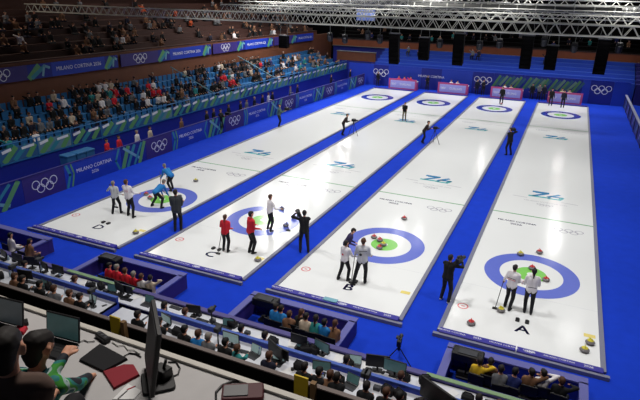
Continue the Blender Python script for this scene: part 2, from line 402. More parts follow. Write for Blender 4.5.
# ------------------------------------------------------------------ people
def v3(*a): return np.array(a, float)
def ik(a, b, l1, l2, pole):
    d = b-a; L = np.linalg.norm(d)
    if L > (l1+l2)*0.999: b = a+d/L*(l1+l2)*0.999; d = b-a; L = np.linalg.norm(d)
    u = d/L; x = (l1*l1-l2*l2+L*L)/(2*L); h = math.sqrt(max(0, l1*l1-x*x)); p = pole-u*(pole@u); p = p/(np.linalg.norm(p)+1e-9)
    return a+u*x+p*h, b
def body_prims(hh=0.93, lean=5, twist=0, feet=((-0.12, 0, 0), (0.12, 0.02, 0)), hands=((-0.3, 0.1, 0.85), (0.3, 0.1, 0.85)), head=(0, 0), fingers=True, elbow=(0, -1, -0.4), eyes=True, bend_side=0, pony=False, nape=False, curl=0.6, cap=False, wide=1.0):
    P = []   # (a, b, ra, rb, mat)  0 top 1 trousers 2 skin 3 hair 4 shoes 5 eye
    la = R(lean); up = v3(math.sin(R(bend_side)), math.sin(la), math.cos(la)); up /= np.linalg.norm(up)
    ct, st = math.cos(R(twist)), math.sin(R(twist)); rx = v3(ct, st, 0); fw = np.cross(up, rx); fw = fw/np.linalg.norm(fw)
    H = v3(0, 0, hh)
    hipL, hipR = H+v3(-0.09, 0, -0.03), H+v3(0.09, 0, -0.03)
    P.append((hipL, hipR, .115, .115, 1))
    for s in (-1, 1):
        P.append((H+s*rx*0.06, H+up*0.2+s*rx*0.055, .115*wide, .105*wide, 0)); P.append((H+up*0.2+s*rx*0.055, H+up*0.4+s*rx*0.08, .105*wide, .108*wide, 0))
    sh = H+up*0.47
    P.append((sh-rx*0.135*wide, sh+rx*0.135*wide, .075, .075, 0))
    nb = H+up*0.5; hy, hp = R(head[0]), R(head[1])
    hup = up*0.55+v3(0, 0, 0.45); hup /= np.linalg.norm(hup)
    hf = fw*math.cos(hy)-np.cross(fw, up)*-math.sin(hy) if False else (v3(math.sin(hy+math.atan2(fw[0], fw[1])), math.cos(hy+math.atan2(fw[0], fw[1])), 0))
    hu = v3(0, 0, 1)*math.cos(hp)+hf*math.sin(hp); hf2 = hf*math.cos(hp)-v3(0, 0, 1)*math.sin(hp); hr = np.cross(hf2, hu)
    hc = nb+hup*0.12+hu*0.075
    P.append((nb-up*0.03, hc-hu*0.05, .056, .052, 2)); P.append((nb-up*0.02, nb+up*0.03, .075, .062, 0))
    P.append((hc-hf2*0.015+hu*0.03, hc+hf2*0.012+hu*0.02, .088, .083, 2)); P.append((hc+hf2*0.03-hu*0.055, hc+hf2*0.02, .05, .07, 2))
    P.append((hc+hf2*0.095-hu*0.018, hc+hf2*0.085+hu*0.02, .016, .010, 2))
    for s in (-1, 1):
        P.append((hc+s*hr*0.088-hu*0.02, hc+s*hr*0.09+hu*0.02, .014, .016, 2))
        if eyes: P.append((hc+s*hr*0.033+hf2*0.083+hu*0.012, hc+s*hr*0.037+hf2*0.082+hu*0.012, .012, .012, 5))
    P.append((hc-hf2*0.03+hu*0.045, hc+hf2*0.018+hu*0.052, .090, .078, 3)); P.append((hc-hf2*0.045-hu*0.02, hc-hf2*0.045+hu*0.04, .072, .082, 3))
    if nape: P.append((hc-hf2*0.05-hu*0.03, hc-hf2*0.04-hu*0.075, .068, .052, 3))
    if pony: P.append((hc-hf2*0.09+hu*0.01, hc-hf2*0.12-hu*0.2, .04, .022, 3))
    if cap: P.append((hc+hf2*0.06+hu*0.06, hc+hf2*0.13+hu*0.05, .05, .035, 3))
    for s, hj, ft in ((-1, hipL, feet[0]), (1, hipR, feet[1])):
        ft = v3(*ft); an = ft+v3(0, -0.03, 0.085); kn, an = ik(hj, an, .43, .42, v3(s*0.12, 1, 0.1))
        P.append((hj, kn, .096, .072, 1)); P.append((kn, an, .072, .056, 1))
        P.append((an-v3(0, .02, .035), an+v3(s*0.02, 0.14, -0.045), .046, .036, 4))
    hd = []
    for s, ht in ((-1, hands[0]), (1, hands[1])):
        sj = sh+s*rx*0.165*wide-up*0.015; ht = v3(*ht); el, wr = ik(sj, ht, .29, .255, v3(elbow[0]*-s, elbow[1], elbow[2]))
        P.append((sj, el, .062, .05, 0)); P.append((el, wr, .05, .035, 0))
        d = (wr-el); d /= np.linalg.norm(d); side = np.cross(d, v3(0, 0, 1)); side = side/(np.linalg.norm(side)+1e-6); dn = np.cross(side, d)*1.0
        if dn[2] > 0: dn = -dn
        pm = wr+d*0.085
        P.append((wr, wr+d*0.02, .027, .028, 2))
        for o_ in (-0.02, 0.02): P.append((wr+d*0.02+side*o_*0.8, pm+side*o_*1.1, .02, .019, 2))
        if fingers:
            for i, ln in enumerate((.036, .042, .040, .031)):
                b0 = pm+side*(-0.03+0.02*i); m1 = b0+(d*math.cos(curl)+dn*math.sin(curl))*ln; m2 = m1+(d*math.cos(curl*2)+dn*math.sin(curl*2))*ln*0.85
                P.append((b0-d*0.02, m1, .0105, .0095, 2)); P.append((m1, m2, .0095, .0085, 2))
            tb = wr+d*0.03-side*s*0.03; tm = tb+(d*0.7-side*s*0.75)*0.04; P.append((tb, tm, .012, .011, 2)); P.append((tm, tm+(d+dn*0.4)*0.03, .011, .009, 2))
        hd.append(wr+d*0.09)
    return P, dict(head=hc, hands=hd, hf=hf2, hu=hu, hr=hr)

def mesh_from_prims(P, voxel, skip=()):
    mb = MB()
    for (a, b, ra, rb, mi) in P:
        if mi in skip: continue
        d = b-a; L = np.linalg.norm(d)
        if L < 1e-5: d = v3(0, 0, 1); L = 1e-5
        d = d/L; q = Vector((0, 0, 1)).rotation_difference(Vector(d)); nu = 10; vs = []; rows = []
        for (c, r, angs) in ((a, ra, (-90, -60, -30, 0)), (b, rb, (0, 30, 60, 90))):
            for an in angs:
                rr = r*math.cos(R(an)); zz = r*math.sin(R(an))
                if abs(an) == 90: rows.append([len(vs)]); vs.append(Vector(c)+q @ Vector((0, 0, zz)))
                else:
                    rows.append(list(range(len(vs), len(vs)+nu)))
                    for i in range(nu): t = 2*math.pi*i/nu; vs.append(Vector(c)+q @ Vector((rr*math.cos(t), rr*math.sin(t), zz)))
        fs = []
        for A, B in zip(rows[:-1], rows[1:]):
            for i in range(nu):
                j = (i+1) % nu
                if len(A) == 1: fs.append((A[0], B[j], B[i]))
                elif len(B) == 1: fs.append((A[i], A[j], B[0]))
                else: fs.append((A[i], A[j], B[j], B[i]))
        mb.add([tuple(x) for x in vs], fs, 0)
    me = bpy.data.meshes.new('tmp'); me.from_pydata(mb.v, [], mb.f); o = bpy.data.objects.new('tmp', me); C.objects.link(o)
    m = o.modifiers.new('r', 'REMESH'); m.mode = 'VOXEL'; m.voxel_size = voxel; m.use_smooth_shade = True
    s = o.modifiers.new('s', 'SMOOTH'); s.factor = 0.5; s.iterations = 2
    out = bpy.data.meshes.new_from_object(o.evaluated_get(bpy.context.evaluated_depsgraph_get()))
    bpy.data.objects.remove(o); bpy.data.meshes.remove(me)
    n = len(out.polygons); ce = np.zeros(n*3); out.polygons.foreach_get('center', ce); ce = ce.reshape(-1, 3)
    best = np.full(n, 1e9); mi_ = np.zeros(n, int)
    for (a, b, ra, rb, mi) in P:
        if mi in skip: continue
        ab = b-a; L2 = max(ab@ab, 1e-9); t = np.clip((ce-a)@ab/L2, 0, 1); dist = np.linalg.norm(ce-(a+t[:, None]*ab), axis=1)-(ra+(rb-ra)*t)
        if mi == 5: dist -= 0.004
        k = dist < best; best[k] = dist[k]; mi_[k] = mi
    out.polygons.foreach_set('material_index', mi_.astype(np.int32)); out.polygons.foreach_set('use_smooth', [True]*n); out.update()
    return out

def person(name, label, loc, rz, top, legs, hair=0, voxel=0.015, h=1.75, group=None, shoes=None, skinm=None, patches=(), z=0.0, **kw):
    kw.setdefault('wide', 1.16)
    P, info = body_prims(**kw); s = h/1.75
    t = thing(name, label, 'person', (loc[0], loc[1], z), rz, group); t.scale = (s, s, s)
    me = mesh_from_prims(P, voxel, skip=(3,)); me.name = 'body'
    for m in (top, legs, skinm or skin, HAIR[hair], shoes or black, eyem): me.materials.append(m)
    o = bpy.data.objects.new('body', me); C.objects.link(o); o.parent = t
    hm = mesh_from_prims([p for p in P if p[4] == 3], voxel*0.9); hm.name = 'hair'
    hm.polygons.foreach_set('material_index', np.zeros(len(hm.polygons), np.int32)); hm.materials.append(HAIR[hair] if not isinstance(hair, bpy.types.Material) else hair)
    o = bpy.data.objects.new('cap' if kw.get('cap') else 'hair', hm); C.objects.link(o); o.parent = t
    return t, info
def on_person(t, info, p):   # local point -> world
    s = t.scale[0]; c, sn = math.cos(t.rotation_euler.z), math.sin(t.rotation_euler.z); x, y, z = [float(q)*s for q in p]
    return (t.location.x+c*x-sn*y, t.location.y+sn*x+c*y, t.location.z+z)

wj = mat('jersey_white', (226, 222, 224), 0.8); wj2 = mat('jersey_pale_grey', (190, 192, 196), 0.8)
rj = mat('jersey_red', (206, 34, 50), 0.8); bj = mat('jersey_azure', (30, 120, 190), 0.8)
nj = mat('jacket_dark_navy', (22, 24, 44), 0.85); blj = mat('jacket_black', (17, 18, 21), 0.85); gj = mat('jacket_charcoal', (48, 52, 56), 0.85)
trou = mat('trousers_black', (20, 20, 26), 0.85); nvj = mat('jacket_navy_blue', (28, 40, 96), 0.85)
hood = mat('hood_purple', (44, 36, 78), 0.85)

def broom(a, b, label, head=black):      # handle from hand a (world) to floor b
    a = Vector(a); b = Vector(b); t = thing('curling_broom', label, 'broom', tuple(b))
    d = (a-b); L = d.length; dn = d.normalized()
    MB().tube((0, 0, 0.05), tuple(dn*max(1.15, L+0.12)+Vector((0, 0, 0.03))), 0.013).build('handle', black, t)
    MB().rbox((0, 0, 0.03), (0.2, 0.08, 0.055), 0.02).build('broom_head', head, t)
    return t
def face(dx, dy): return math.atan2(-dx, dy)      # rotation so local +y points to (dx,dy)

I0 = 0.031
# sheet D
t, i = person('curler', 'person in white jersey with raised arm, left of the pair on sheet D', G(117, 214), face(-0.3, 1), wj2, trou, 2, h=1.62, bend_side=-6, z=I0, feet=((-0.16, -0.1, 0), (0.2, 0.08, 0)), hands=((-0.45, 0.35, 1.25), (0.28, 0.2, 1.0)), curl=0.9)
broom(on_person(t, i, i['hands'][0]), (t.location.x-0.55, t.location.y+0.55, 0.034), 'black broom held by the left person in white on sheet D')
t, i = person('curler', 'person in white jersey with pink back print, right of the pair on sheet D', G(131, 217), face(-0.1, 1), wj, trou, 1, h=1.82, bend_side=-11, z=I0, feet=((-0.16, 0.05, 0), (0.22, -0.1, 0)), hands=((-0.2, 0.33, 1.1), (0.3, 0.3, 1.05)), curl=0.9)
b = MB(); M = frame((0, -0.145, 1.25), (1, 0, 0), (0, 0, 1)); b.text('ITA', M, 0.13, 0); b.build('back_print', mat('print_pink', (206, 90, 110), 0.8), t)
t, i = person('curler', 'person in azure jersey bending over stones left in the D house', G(157, 208), face(0.2, 1), bj, trou, 2, h=1.72, z=I0, hh=0.82, lean=62, feet=((-0.3, -0.05, 0), (0.3, 0.05, 0)), hands=((-0.2, 0.55, 0.5), (0.22, 0.6, 0.5)), head=(0, 35))
broom(on_person(t, i, i['hands'][1]), (t.location.x+0.5, t.location.y+0.9, 0.034), 'black broom in front of the left azure player')
t, i = person('curler', 'person in azure jersey leaning to the left at the back of the D house', G(172, 191), face(-1, 0.25), bj, trou, hair=2, h=1.72, z=I0, hh=0.86, lean=58, feet=((-0.14, -0.1, 0), (0.16, 0.15, 0)), hands=((-0.2, 0.62, 0.62), (0.15, 0.6, 0.55)), head=(0, 20))
broom(on_person(t, i, i['hands'][0]), (t.location.x-0.9, t.location.y+0.2, 0.034), 'black broom in front of the azure player at the back of D house')
# sheet C
t, i = person('curler', 'person in red jacket with brown ponytail, left of the red pair on sheet C', G(226, 252), face(-0.1, 1), rj, trou, 1, h=1.62, z=I0, feet=((-0.11, 0, 0), (0.13, -0.04, 0)), hands=((-0.3, 0.36, 1.13), (0.17, 0.3, 1.02)), pony=True, curl=0.9)
broom(on_person(t, i, i['hands'][0]), (t.location.x-0.15, t.location.y-0.35, 0.034), 'broom held low by the left person in red on sheet C')
t, i = person('curler', 'person in red jacket with short dark hair, right of the red pair on sheet C', G(251, 254), face(0.6, 1), rj, trou, 0, h=1.85, z=I0, feet=((-0.08, 0, 0), (0.1, 0.05, 0)), hands=((-0.15, 0.3, 1.08), (0.16, 0.3, 1.02)), curl=0.9)
t, i = person('curler', 'person in white jacket with tucked broom standing in the C house', G(270, 231), face(0.5, 1), wj, trou, 1, h=1.72, z=I0, feet=((-0.15, 0, 0), (0.18, -0.06, 0)), hands=((-0.18, 0.32, 1.1), (0.34, 0.35, 1.08)), curl=0.9)
broom(on_person(t, i, i['hands'][1]), (t.location.x+0.75, t.location.y+0.35, 0.034), 'broom held by the person in white on sheet C')
# sheet B
t, i = person('curler', 'person in pale jersey left of the two nearest players on sheet B', G(344, 281), face(0.35, 1), wj, trou, 0, h=1.62, z=I0, feet=((-0.2, -0.12, 0), (0.14, 0.08, 0)), hands=((-0.25, 0.3, 1.05), (0.3, 0.38, 1.05)), curl=0.9)
b = MB(); b.ann((0, 0, 0), 0, 0.045, 0, 12, frame((0.0, -0.147, 1.2), (1, 0, 0), (0, 0, 1))); b.build('back_patch', rj, t)
broom(on_person(t, i, i['hands'][1]), (t.location.x+0.42, t.location.y-0.18, 0.034), 'broom standing between the two nearest players on sheet B')
t, i = person('curler', 'tall person in grey-white jersey right of the two nearest players on sheet B', G(361, 285), face(-0.2, 1), wj2, trou, 1, h=1.85, z=I0, feet=((-0.26, -0.1, 0), (0.12, 0.1, 0)), hands=((-0.3, 0.3, 1.02), (0.25, 0.33, 1.0)), curl=0.9)
b = MB(); b.ann((0, 0, 0), 0, 0.05, 0, 12, frame((-0.05, -0.147, 1.2), (1, 0, 0), (0, 0, 1))); b.stroke([(-0.1, 0.12), (0.16, 0.16)], 0.02, 0, 0.001, frame((0, -0.147, 1.2), (1, 0, 0), (0, 0, 1))); b.build('back_patch', dgrey, t)
broom(on_person(t, i, i['hands'][0]), (t.location.x-0.35, t.location.y-0.1, 0.034), 'broom beside the leg of the tall player on sheet B')
t, i = person('curler', 'person in dark purple jacket with head bowed behind the pair on sheet B', G(345, 263), face(1, 0.4), hood, trou, 0, h=1.6, z=I0, hh=0.88, lean=28, feet=((-0.12, 0, 0), (0.12, -0.06, 0)), hands=((-0.15, 0.4, 0.9), (0.15, 0.4, 0.9)), head=(0, 30))
# sheet A
t, i = person('curler', 'person in white shirt with short dark hair, left of the pair on sheet A', G(508, 309), face(0.35, 1), wj, trou, 0, h=1.66, z=I0, feet=((-0.13, 0.02, 0), (0.1, -0.12, 0)), hands=((-0.36, 0.12, 0.95), (0.2, 0.36, 1.05)), curl=0.9)
b = MB(); M = frame((0, -0.15, 1.22), (1, 0, 0), (0, 0, 1)); b.stroke([(-0.15, 0.05), (0.15, 0.05)], 0.025, 0, 0, M); b.stroke([(-0.15, 0.0), (0.15, 0.0)], 0.02, 1, 0.001, M); b.build('back_print', [dgrey, rj], t)
broom(on_person(t, i, i['hands'][0]), (t.location.x-0.4, t.location.y-0.25, 0.034), 'black broom held to the left by the left player on sheet A')
t, i = person('curler', 'person in white shirt with dark ponytail, right of the pair on sheet A', G(527, 314), face(-0.1, 1), wj, trou, 3, h=1.68, z=I0, feet=((-0.1, 0.03, 0), (0.11, -0.04, 0)), hands=((-0.28, 0.3, 1.0), (0.26, 0.32, 1.0)), pony=True, curl=0.9)
b = MB(); b.stroke([(-0.13, 0.05), (0.13, 0.05)], 0.025, 0, 0, frame((0, -0.15, 1.05), (1, 0, 0), (0, 0, 1))); b.build('back_print', dgrey, t)
# far sheets
t, i = person('umpire', 'small person in dark top standing in the middle of sheet C far logo', G(404, 121), face(0.2, -1), blj, mat('trousers_khaki', (120, 110, 84), 0.85), 1, h=1.6, z=I0, hands=((-0.2, 0.28, 1.1), (0.2, 0.3, 1.1)))
for (u, v, lb, tp) in ((550, 106, 'left of two people in dark standing before the rightmost magenta desk', blj), (562, 108, 'right of two people in dark standing before the rightmost magenta desk', nj), (501, 104, 'person in dark standing at the far end of sheet B', blj)):
    g = G(u, v); person('curler', lb, g, face(0, -1), tp, trou, 0, h=1.75, z=I0 if g[1] < YF else 0.0, voxel=0.02, hands=((-0.28, 0.1, 0.85), (0.25, 0.28, 1.0)))

# ---- camera operators
def video_camera(loc, rz, label, s=1.0, tilt=0.0):
    t = thing('video_camera', label, 'camera', loc, rz); t.scale = (s, s, s)
    t.rotation_euler = (tilt, 0, rz)
    MB().rbox((0, 0, 0), (0.13, 0.36, 0.2), 0.02).build('camera_body', black, t)
    MB().tube((0, 0.17, 0.0), (0, 0.36, 0.0), 0.05, 0, 14, 0.065).build('lens', dgrey, t)
    MB().path([(0, -0.1, 0.09), (0, -0.08, 0.15), (0, 0.12, 0.15), (0, 0.14, 0.09)], 0.014).build('carry_handle', black, t)
    MB().rbox((-0.1, 0.12, 0.06), (0.06, 0.14, 0.06), 0.01).build('viewfinder', dgrey, t)
    return t
def tripod(loc, rz, label, h=1.25):
    t = thing('tripod', label, 'tripod', loc, rz)
    for k in range(3):
        a = R(90+120*k); MB().tube((0.45*math.cos(a), 0.45*math.sin(a), 0.012), (0.03*math.cos(a), 0.03*math.sin(a), h-0.12), 0.017).build('leg', black, t)
    MB().tube((0, 0, h-0.2), (0, 0, h-0.03), 0.04, 0, 12).rbox((0, 0, h-0.03), (0.12, 0.16, 0.05), 0.02).build('head', black, t)
    return t
def operator(u, v, rz, label, clabel, h=1.8, top=blj, side=0.24, held=True, hair=0, fw=0.02, z=0.0, camh=1.6, **kw):
    g = G(u, v); kw.setdefault('feet', ((-0.15, 0, 0), (0.16, -0.05, 0)))
    t, i = person('camera_operator', label, g, rz, top, trou, hair, h=h, z=z, hands=((side-0.1 if side > 0 else side-0.08, fw+0.26, camh-0.08), (side+0.08 if side > 0 else side+0.1, fw+0.22, camh-0.1)), head=(0, 0), curl=1.0, **kw)
    p = on_person(t, i, (side+0.02, fw+0.1, camh))
    video_camera(p, rz, clabel)
    return t
operator(304, 252, face(-0.6, 1), 'person in black filming on the carpet between sheets C and B', 'black video camera raised by the person between sheets C and B', 1.85, side=-0.24, shoes=nj)
operator(445, 301, face(0.3, 1), 'person in black with pale shoes filming between sheets B and A', 'black video camera on the shoulder of the person between sheets B and A', 1.8, side=0.26, shoes=wj2)
operator(508, 155, face(-0.6, 0.6), 'person in black carrying a camera far down the carpet left of sheet A', 'black video camera carried far down the carpet left of sheet A', 1.9, voxel=0.02)
t, i = person('camera_operator', 'person in dark charcoal standing on the carpet between sheets D and C', G(178, 231), face(-0.45, 1), gj, trou, 0, h=1.95, wide=1.3, hands=((-0.2, 0.3, 1.15), (0.2, 0.32, 1.15)), feet=((-0.1, 0, 0), (0.12, 0.05, 0)), curl=1.0)
video_camera(on_person(t, i, (0.0, 0.42, 1.22)), t.rotation_euler.z, 'black video camera held by the person between sheets D and C')
for (u, v, lb, cl, rz) in ((343, 135, 'person in dark brown bending to a tripod camera between sheets D and C', 'first', face(1, 0.2)), (423, 143, 'person in dark brown bending to a tripod camera between sheets C and B', 'second', face(1, 0.1))):
    bj_ = mat('jacket_brown', (50, 38, 34), 0.85)
    t, i = person('camera_operator', lb, G(u, v), rz, bj_, trou, 0, h=1.75, voxel=0.02, lean=30, hands=((-0.1, 0.5, 1.1), (0.15, 0.5, 1.15)), feet=((-0.14, -0.08, 0), (0.14, 0.0, 0)))
    g = on_person(t, i, (0.0, 0.78, 0)); w_ = lb.split('camera ')[1]
    tripod((g[0], g[1], 0), 0.3, 'camera tripod %s' % w_, 1.1); video_camera((g[0], g[1], 1.2), rz, 'video camera on the tripod %s' % w_, 0.9)
t, i = person('camera_operator', 'person in grey green jacket standing at the left carpet edge beyond the second name board', G(279, 127), face(1, 0.3), mat('jacket_grey_green', (86, 112, 106), 0.85), trou, 0, h=1.85, voxel=0.02, hands=((-0.1, 0.45, 1.25), (0.2, 0.45, 1.25)))
g = on_person(t, i, (0, 0.6, 0)); video_camera((g[0], g[1], 1.5), t.rotation_euler.z, 'video camera held by the person in grey green at left carpet edge')
t, i = person('camera_operator', 'person in black standing against the left boards beside the second name board', G(221, 133), face(1, 0.0), blj, trou, 0, h=1.85, voxel=0.02, hands=((-0.1, 0.45, 1.3), (0.2, 0.45, 1.3)))
g = on_person(t, i, (0, 0.6, 0)); video_camera((g[0], g[1], 1.55), t.rotation_euler.z, 'video camera held by the person in black against the left boards')
g = (-3.12, -7.35)
tripod((g[0], g[1], 0), 0.2, 'black tripod on the carpet between the two right pits', 0.55); video_camera((g[0], g[1], 0.65), face(-0.1, 1), 'black video camera on the tripod between the two right pits', 0.9)

# ---- crowd meshes
CR = []
for kw in (dict(hands=((-0.12, 0.38, 0.62), (0.12, 0.38, 0.62))), dict(hands=((-0.16, 0.3, 0.75), (0.1, 0.28, 0.8)), lean=14, head=(20, 10)), dict(hands=((-0.25, 0.3, 0.6), (0.2, 0.2, 1.05)), lean=3, head=(-25, 5)), dict(hands=((-0.1, 0.42, 0.6), (0.14, 0.42, 0.6)), lean=22, head=(5, 15), pony=True)):
    kw = dict(dict(hh=0.5, lean=8, feet=((-0.13, 0.43, 0), (0.13, 0.45, 0)), eyes=False, fingers=False), **kw)
    me = mesh_from_prims(body_prims(**kw)[0], 0.03); me.name = 'seated_person'; CR.append(me)
for kw in (dict(), dict(hands=((-0.15, 0.3, 1.1), (0.18, 0.3, 1.15)))):
    me = mesh_from_prims(body_prims(eyes=False, fingers=False, **kw)[0], 0.03); me.name = 'standing_person'; CR.append(me)
for me in CR:
    for m in (blj, trou, skin, HAIR[0], black, eyem): me.materials.append(m)
CJ = {'black': blj, 'white': wj, 'grey': mat('jacket_grey', (110, 112, 116), 0.85), 'red': rj, 'navy': nj, 'blue': nvj, 'teal': mat('jacket_teal', (40, 130, 130), 0.85),
      'brown': mat('jacket_tan', (120, 86, 62), 0.85), 'cream': mat('jacket_cream', (196, 180, 160), 0.85), 'azure': bj, 'green': mat('jacket_green', (40, 96, 60), 0.85), 'yellow': mat('jacket_yellow', (214, 178, 40), 0.85), 'orange': mat('jacket_orange', (190, 80, 40), 0.85)}
def crowd(name, label, loc, rz, col, pose=None, group=None, hair=None, h=1.72, cat='person'):
    me = CR[pose if pose is not None else random.randrange(4)]
    o = bpy.data.objects.new(name, me); C.objects.link(o); o.location = loc; o.rotation_euler = (0, 0, rz); s = h/1.75; o.scale = (s, s, s)
    hr = HAIR[hair if hair is not None else random.choice((0, 0, 1, 3, 2))]
    for k, m in ((0, CJ[col]), (1, random.choice((trou, nj, gj))), (3, hr)):
        o.material_slots[k].link = 'OBJECT'; o.material_slots[k].material = m
    return tag(o, label, cat, group)
FX = face(1, -0.25)
FARV, FARF, FARM = [], [], []
FARCOL = ['black', 'navy', 'grey', 'brown', 'white', 'red', 'teal', 'blue', 'orange', 'cream']
def far_crowd(loc, rz, col, pose=None):
    me = CR[pose if pose is not None else random.randrange(4)]; n = len(me.vertices); a = np.zeros(n*3); me.vertices.foreach_get('co', a); a = a.reshape(-1, 3)
    c, s_ = math.cos(rz), math.sin(rz); b_ = np.stack([a[:, 0]*c-a[:, 1]*s_+loc[0], a[:, 0]*s_+a[:, 1]*c+loc[1], a[:, 2]+loc[2]], 1)
    base = sum(len(q) for q in FARV); FARV.append(b_); jm = 4+FARCOL.index(col if col in FARCOL else 'black')
    for p in me.polygons: FARF.append(tuple(v+base for v in p.vertices)); FARM.append(jm if p.material_index == 0 else min(p.material_index, 4)-1)

# ------------------------------------------------------------------ left grandstand
SX, SY0, SY1 = -26.0, -6.0, 46.0
boxobj('wall_left_lower', (SX-0.1, (SY0+SY1)/2, 0.65), (0.2, SY1-SY0, 1.3), dblue, kind='structure')  # deeper blue puts the shade below the fence into the wall colour
for k in range(5): boxobj('floor_stand_step', (SX-0.2-0.46-0.92*k, (SY0+SY1)/2, (1.3+0.33*k)/2), (0.92, SY1-SY0, 1.3+0.33*k), mat('terrace_concrete', (44, 42, 52), 0.9), kind='structure')
o = boxobj('wall_left_balcony', (-31.0, (SY0+SY1)/2+2, 2.6), (0.3, SY1-SY0+8, 5.2), brown, kind='structure')
# banner bays on the stand fence
bay = thing('fence_bay', 'x', 'fence', (SX+0.02, 0, 0), 0, 'fence bays along the lower left stand')
MB().box((0, 1.15, 1.75), (0.04, 2.2, 0.72)).build('banner', mat('banner_mid_blue', (48, 92, 140), 0.6), bay)
b = MB()
for i, (pts, mi, wd) in enumerate((([(-0.9, -0.3), (-0.2, 0.3)], 0, 0.3), ([(-0.3, -0.3), (0.4, 0.28)], 1, 0.25), ([(0.5, -0.3), (0.95, 0.2)], 0, 0.3), ([(-0.95, 0.2), (-0.5, 0.28)], 2, 0.16), ([(0.2, 0.2), (0.9, 0.25)], 2, 0.14))):
    b.stroke(pts, wd, mi, 0.0005*i, frame((0.024, 1.15, 1.75), (0, 1, 0), (0, 0, 1)))
b.build('print', [green, teal, white], bay)
MB().box((0, 0, 1.8), (0.07, 0.07, 1.1)).build('post', seatm, bay)
MB().tube((0, 0, 2.33), (0, 2.3, 2.33), 0.035).build('rail', seatm, bay)
MB().box((0, 1.15, 1.33), (0.06, 2.3, 0.08)).build('rail', seatm, bay)
NB = 21
for i in range(NB):
    o = bay if i == 0 else copy_tree(bay)
    o.location = (SX+0.02, -2.6+2.3*i, 0)
    bo = [c_ for c_ in o.children if c_.name.startswith('banner')][0]; bo.material_slots[0].link = 'OBJECT'
    bo.material_slots[0].material = (MATS['banner_mid_blue'], mat('banner_pale', (96, 132, 150), 0.6), mat('banner_deep', (26, 52, 116), 0.6), MATS['banner_mid_blue'])[(i*5) % 4]
    o['label'] = 'patterned fence bay, %s from the near end of left stand' % (ORD[i] if i < 20 else 'last')
# seats
sb = MB(); sb.rbox((0, 0, 0.42), (0.44, 0.44, 0.07), 0.06); sb.box((-0.23, 0, 0.66), (0.05, 0.43, 0.42), 0); sb.box((-0.05, 0, 0.2), (0.1, 0.1, 0.4), 1)
sm = sb.build('stadium_seat', [seatm, dgrey])
rows = ['front', 'second', 'third', 'fourth', 'back']
stuff = MB(); first = True
for k in range(5):
    x = SX-0.2-0.5-0.92*k; z = 1.3+0.33*k
    for j in range(83):
        y = -1.5+0.57*j
        if j >= 60:
            M = Matrix.Translation((x, y, z)); stuff.box((0, 0, 0.42), (0.44, 0.44, 0.07), 0, M); stuff.box((-0.23, 0, 0.66), (0.05, 0.43, 0.42), 0, M); continue
        o = sm if first else sm.copy()
        if not first: C.objects.link(o)
        first = False; o.location = (x, y, z)
        tag(o, 'bright blue plastic seat in the %s row of the lower left stand' % rows[k], 'seat', 'blue seats, %s row of the lower left stand' % rows[k])
tag(stuff.build('stadium_seats', [seatm]), 'far run of bright blue seats at the end of the lower left stand', 'seats', kind='stuff')

def spect(k, y, col, pose=None):
    x = SX-0.2-0.5-0.92*k; z = 1.3+0.33*k; sec = 'near' if y < 12 else ('middle' if y < 24 else 'far')
    lb = 'spectator in %s jacket, %s row, %s third of the lower left stand' % (col, rows[k], sec)
    crowd('spectator', lb, (x, y, z), FX, col, pose, lb)
cols = ['black']*14+['navy']*4+['grey']*3+['white']*2+['brown', 'cream', 'red', 'blue', 'teal']
rs = random.Random(11)
special = {(2, 1): 'cream', (1, 9): 'cream', (0, 3): 'white', (4, 19): 'white', (4, 20): 'cream', (2, 22): 'white', (1, 21): 'white', (1, 23): 'white', (2, 24): 'red', (2, 25): 'red', (3, 25): 'red', (1, 40): 'red', (2, 40): 'red', (2, 41): 'red', (1, 41): 'red', (3, 15): 'teal', (1, 12): 'brown', (0, 0): 'teal'}
for k in range(5):
    for j in range(83):
        y = -1.5+0.57*j
        dens = 0.6 if j < 20 else (0.62 if j < 60 else 0.4)
        if k >= 3 and 26 < j < 36: dens = 0.12
        if k == 0: dens *= 0.6
        if (k, j) in special: spect(k, y, special[(k, j)])
        elif rs.random() < dens: spect(k, y, rs.choice(cols))
for i, y in enumerate((17.0, 27.5)):
    t = thing('stair_handrail', 'pale blue sloping handrail beside the %s stair of the lower left stand' % ('nearer', 'farther')[i], 'handrail', (SX-0.4, y, 0))
    MB().tube((0, 0, 2.3), (-4.2, 0, 4.1), 0.035).build('rail', lteal, t)
    for q in range(3): MB().tube((-0.3-1.84*q, 0, 1.3+0.8*q), (-0.3-1.84*q, 0, 2.43+0.79*q), 0.025).build('post', lteal, t)

# balcony banners
def balcony(y0, y1, kind, label):
    t = thing('balcony_banner', label, 'banner', (-30.62, y0, 4.62), 0, 'banners along the left balcony'); ln = y1-y0
    MB().box((-0.1, ln/2, 0.45), (0.06, ln, 0.9)).build('cloth', {'rings': purp, 'text': blue, 'streak': dblue}[kind], t)
    M = lambda y, z: frame((-0.066, y, z), (0, 1, 0), (0, 0, 1)); b = MB()
    if kind == 'rings': b.rings(M(ln/2, 0.45), 1.5, 0, 0.06)
    elif kind == 'text': b.text('MILANO CORTINA 2026', M(ln/2, 0.45), 0.36, 0)
    else:
        b.stroke([(0.1, 0.1), (ln*0.45, 0.75)], 0.35, 1, 0, M(0, 0)); b.stroke([(0.3, 0.1), (ln*0.7, 0.7)], 0.25, 2, 0.001, M(0, 0)); b.stroke([(ln*0.6, 0.15), (ln*0.7, 0.75), (ln*0.9, 0.6)], 0.16, 3, 0.002, M(0, 0))
    b.build('print', [white, green, teal, lteal], t)
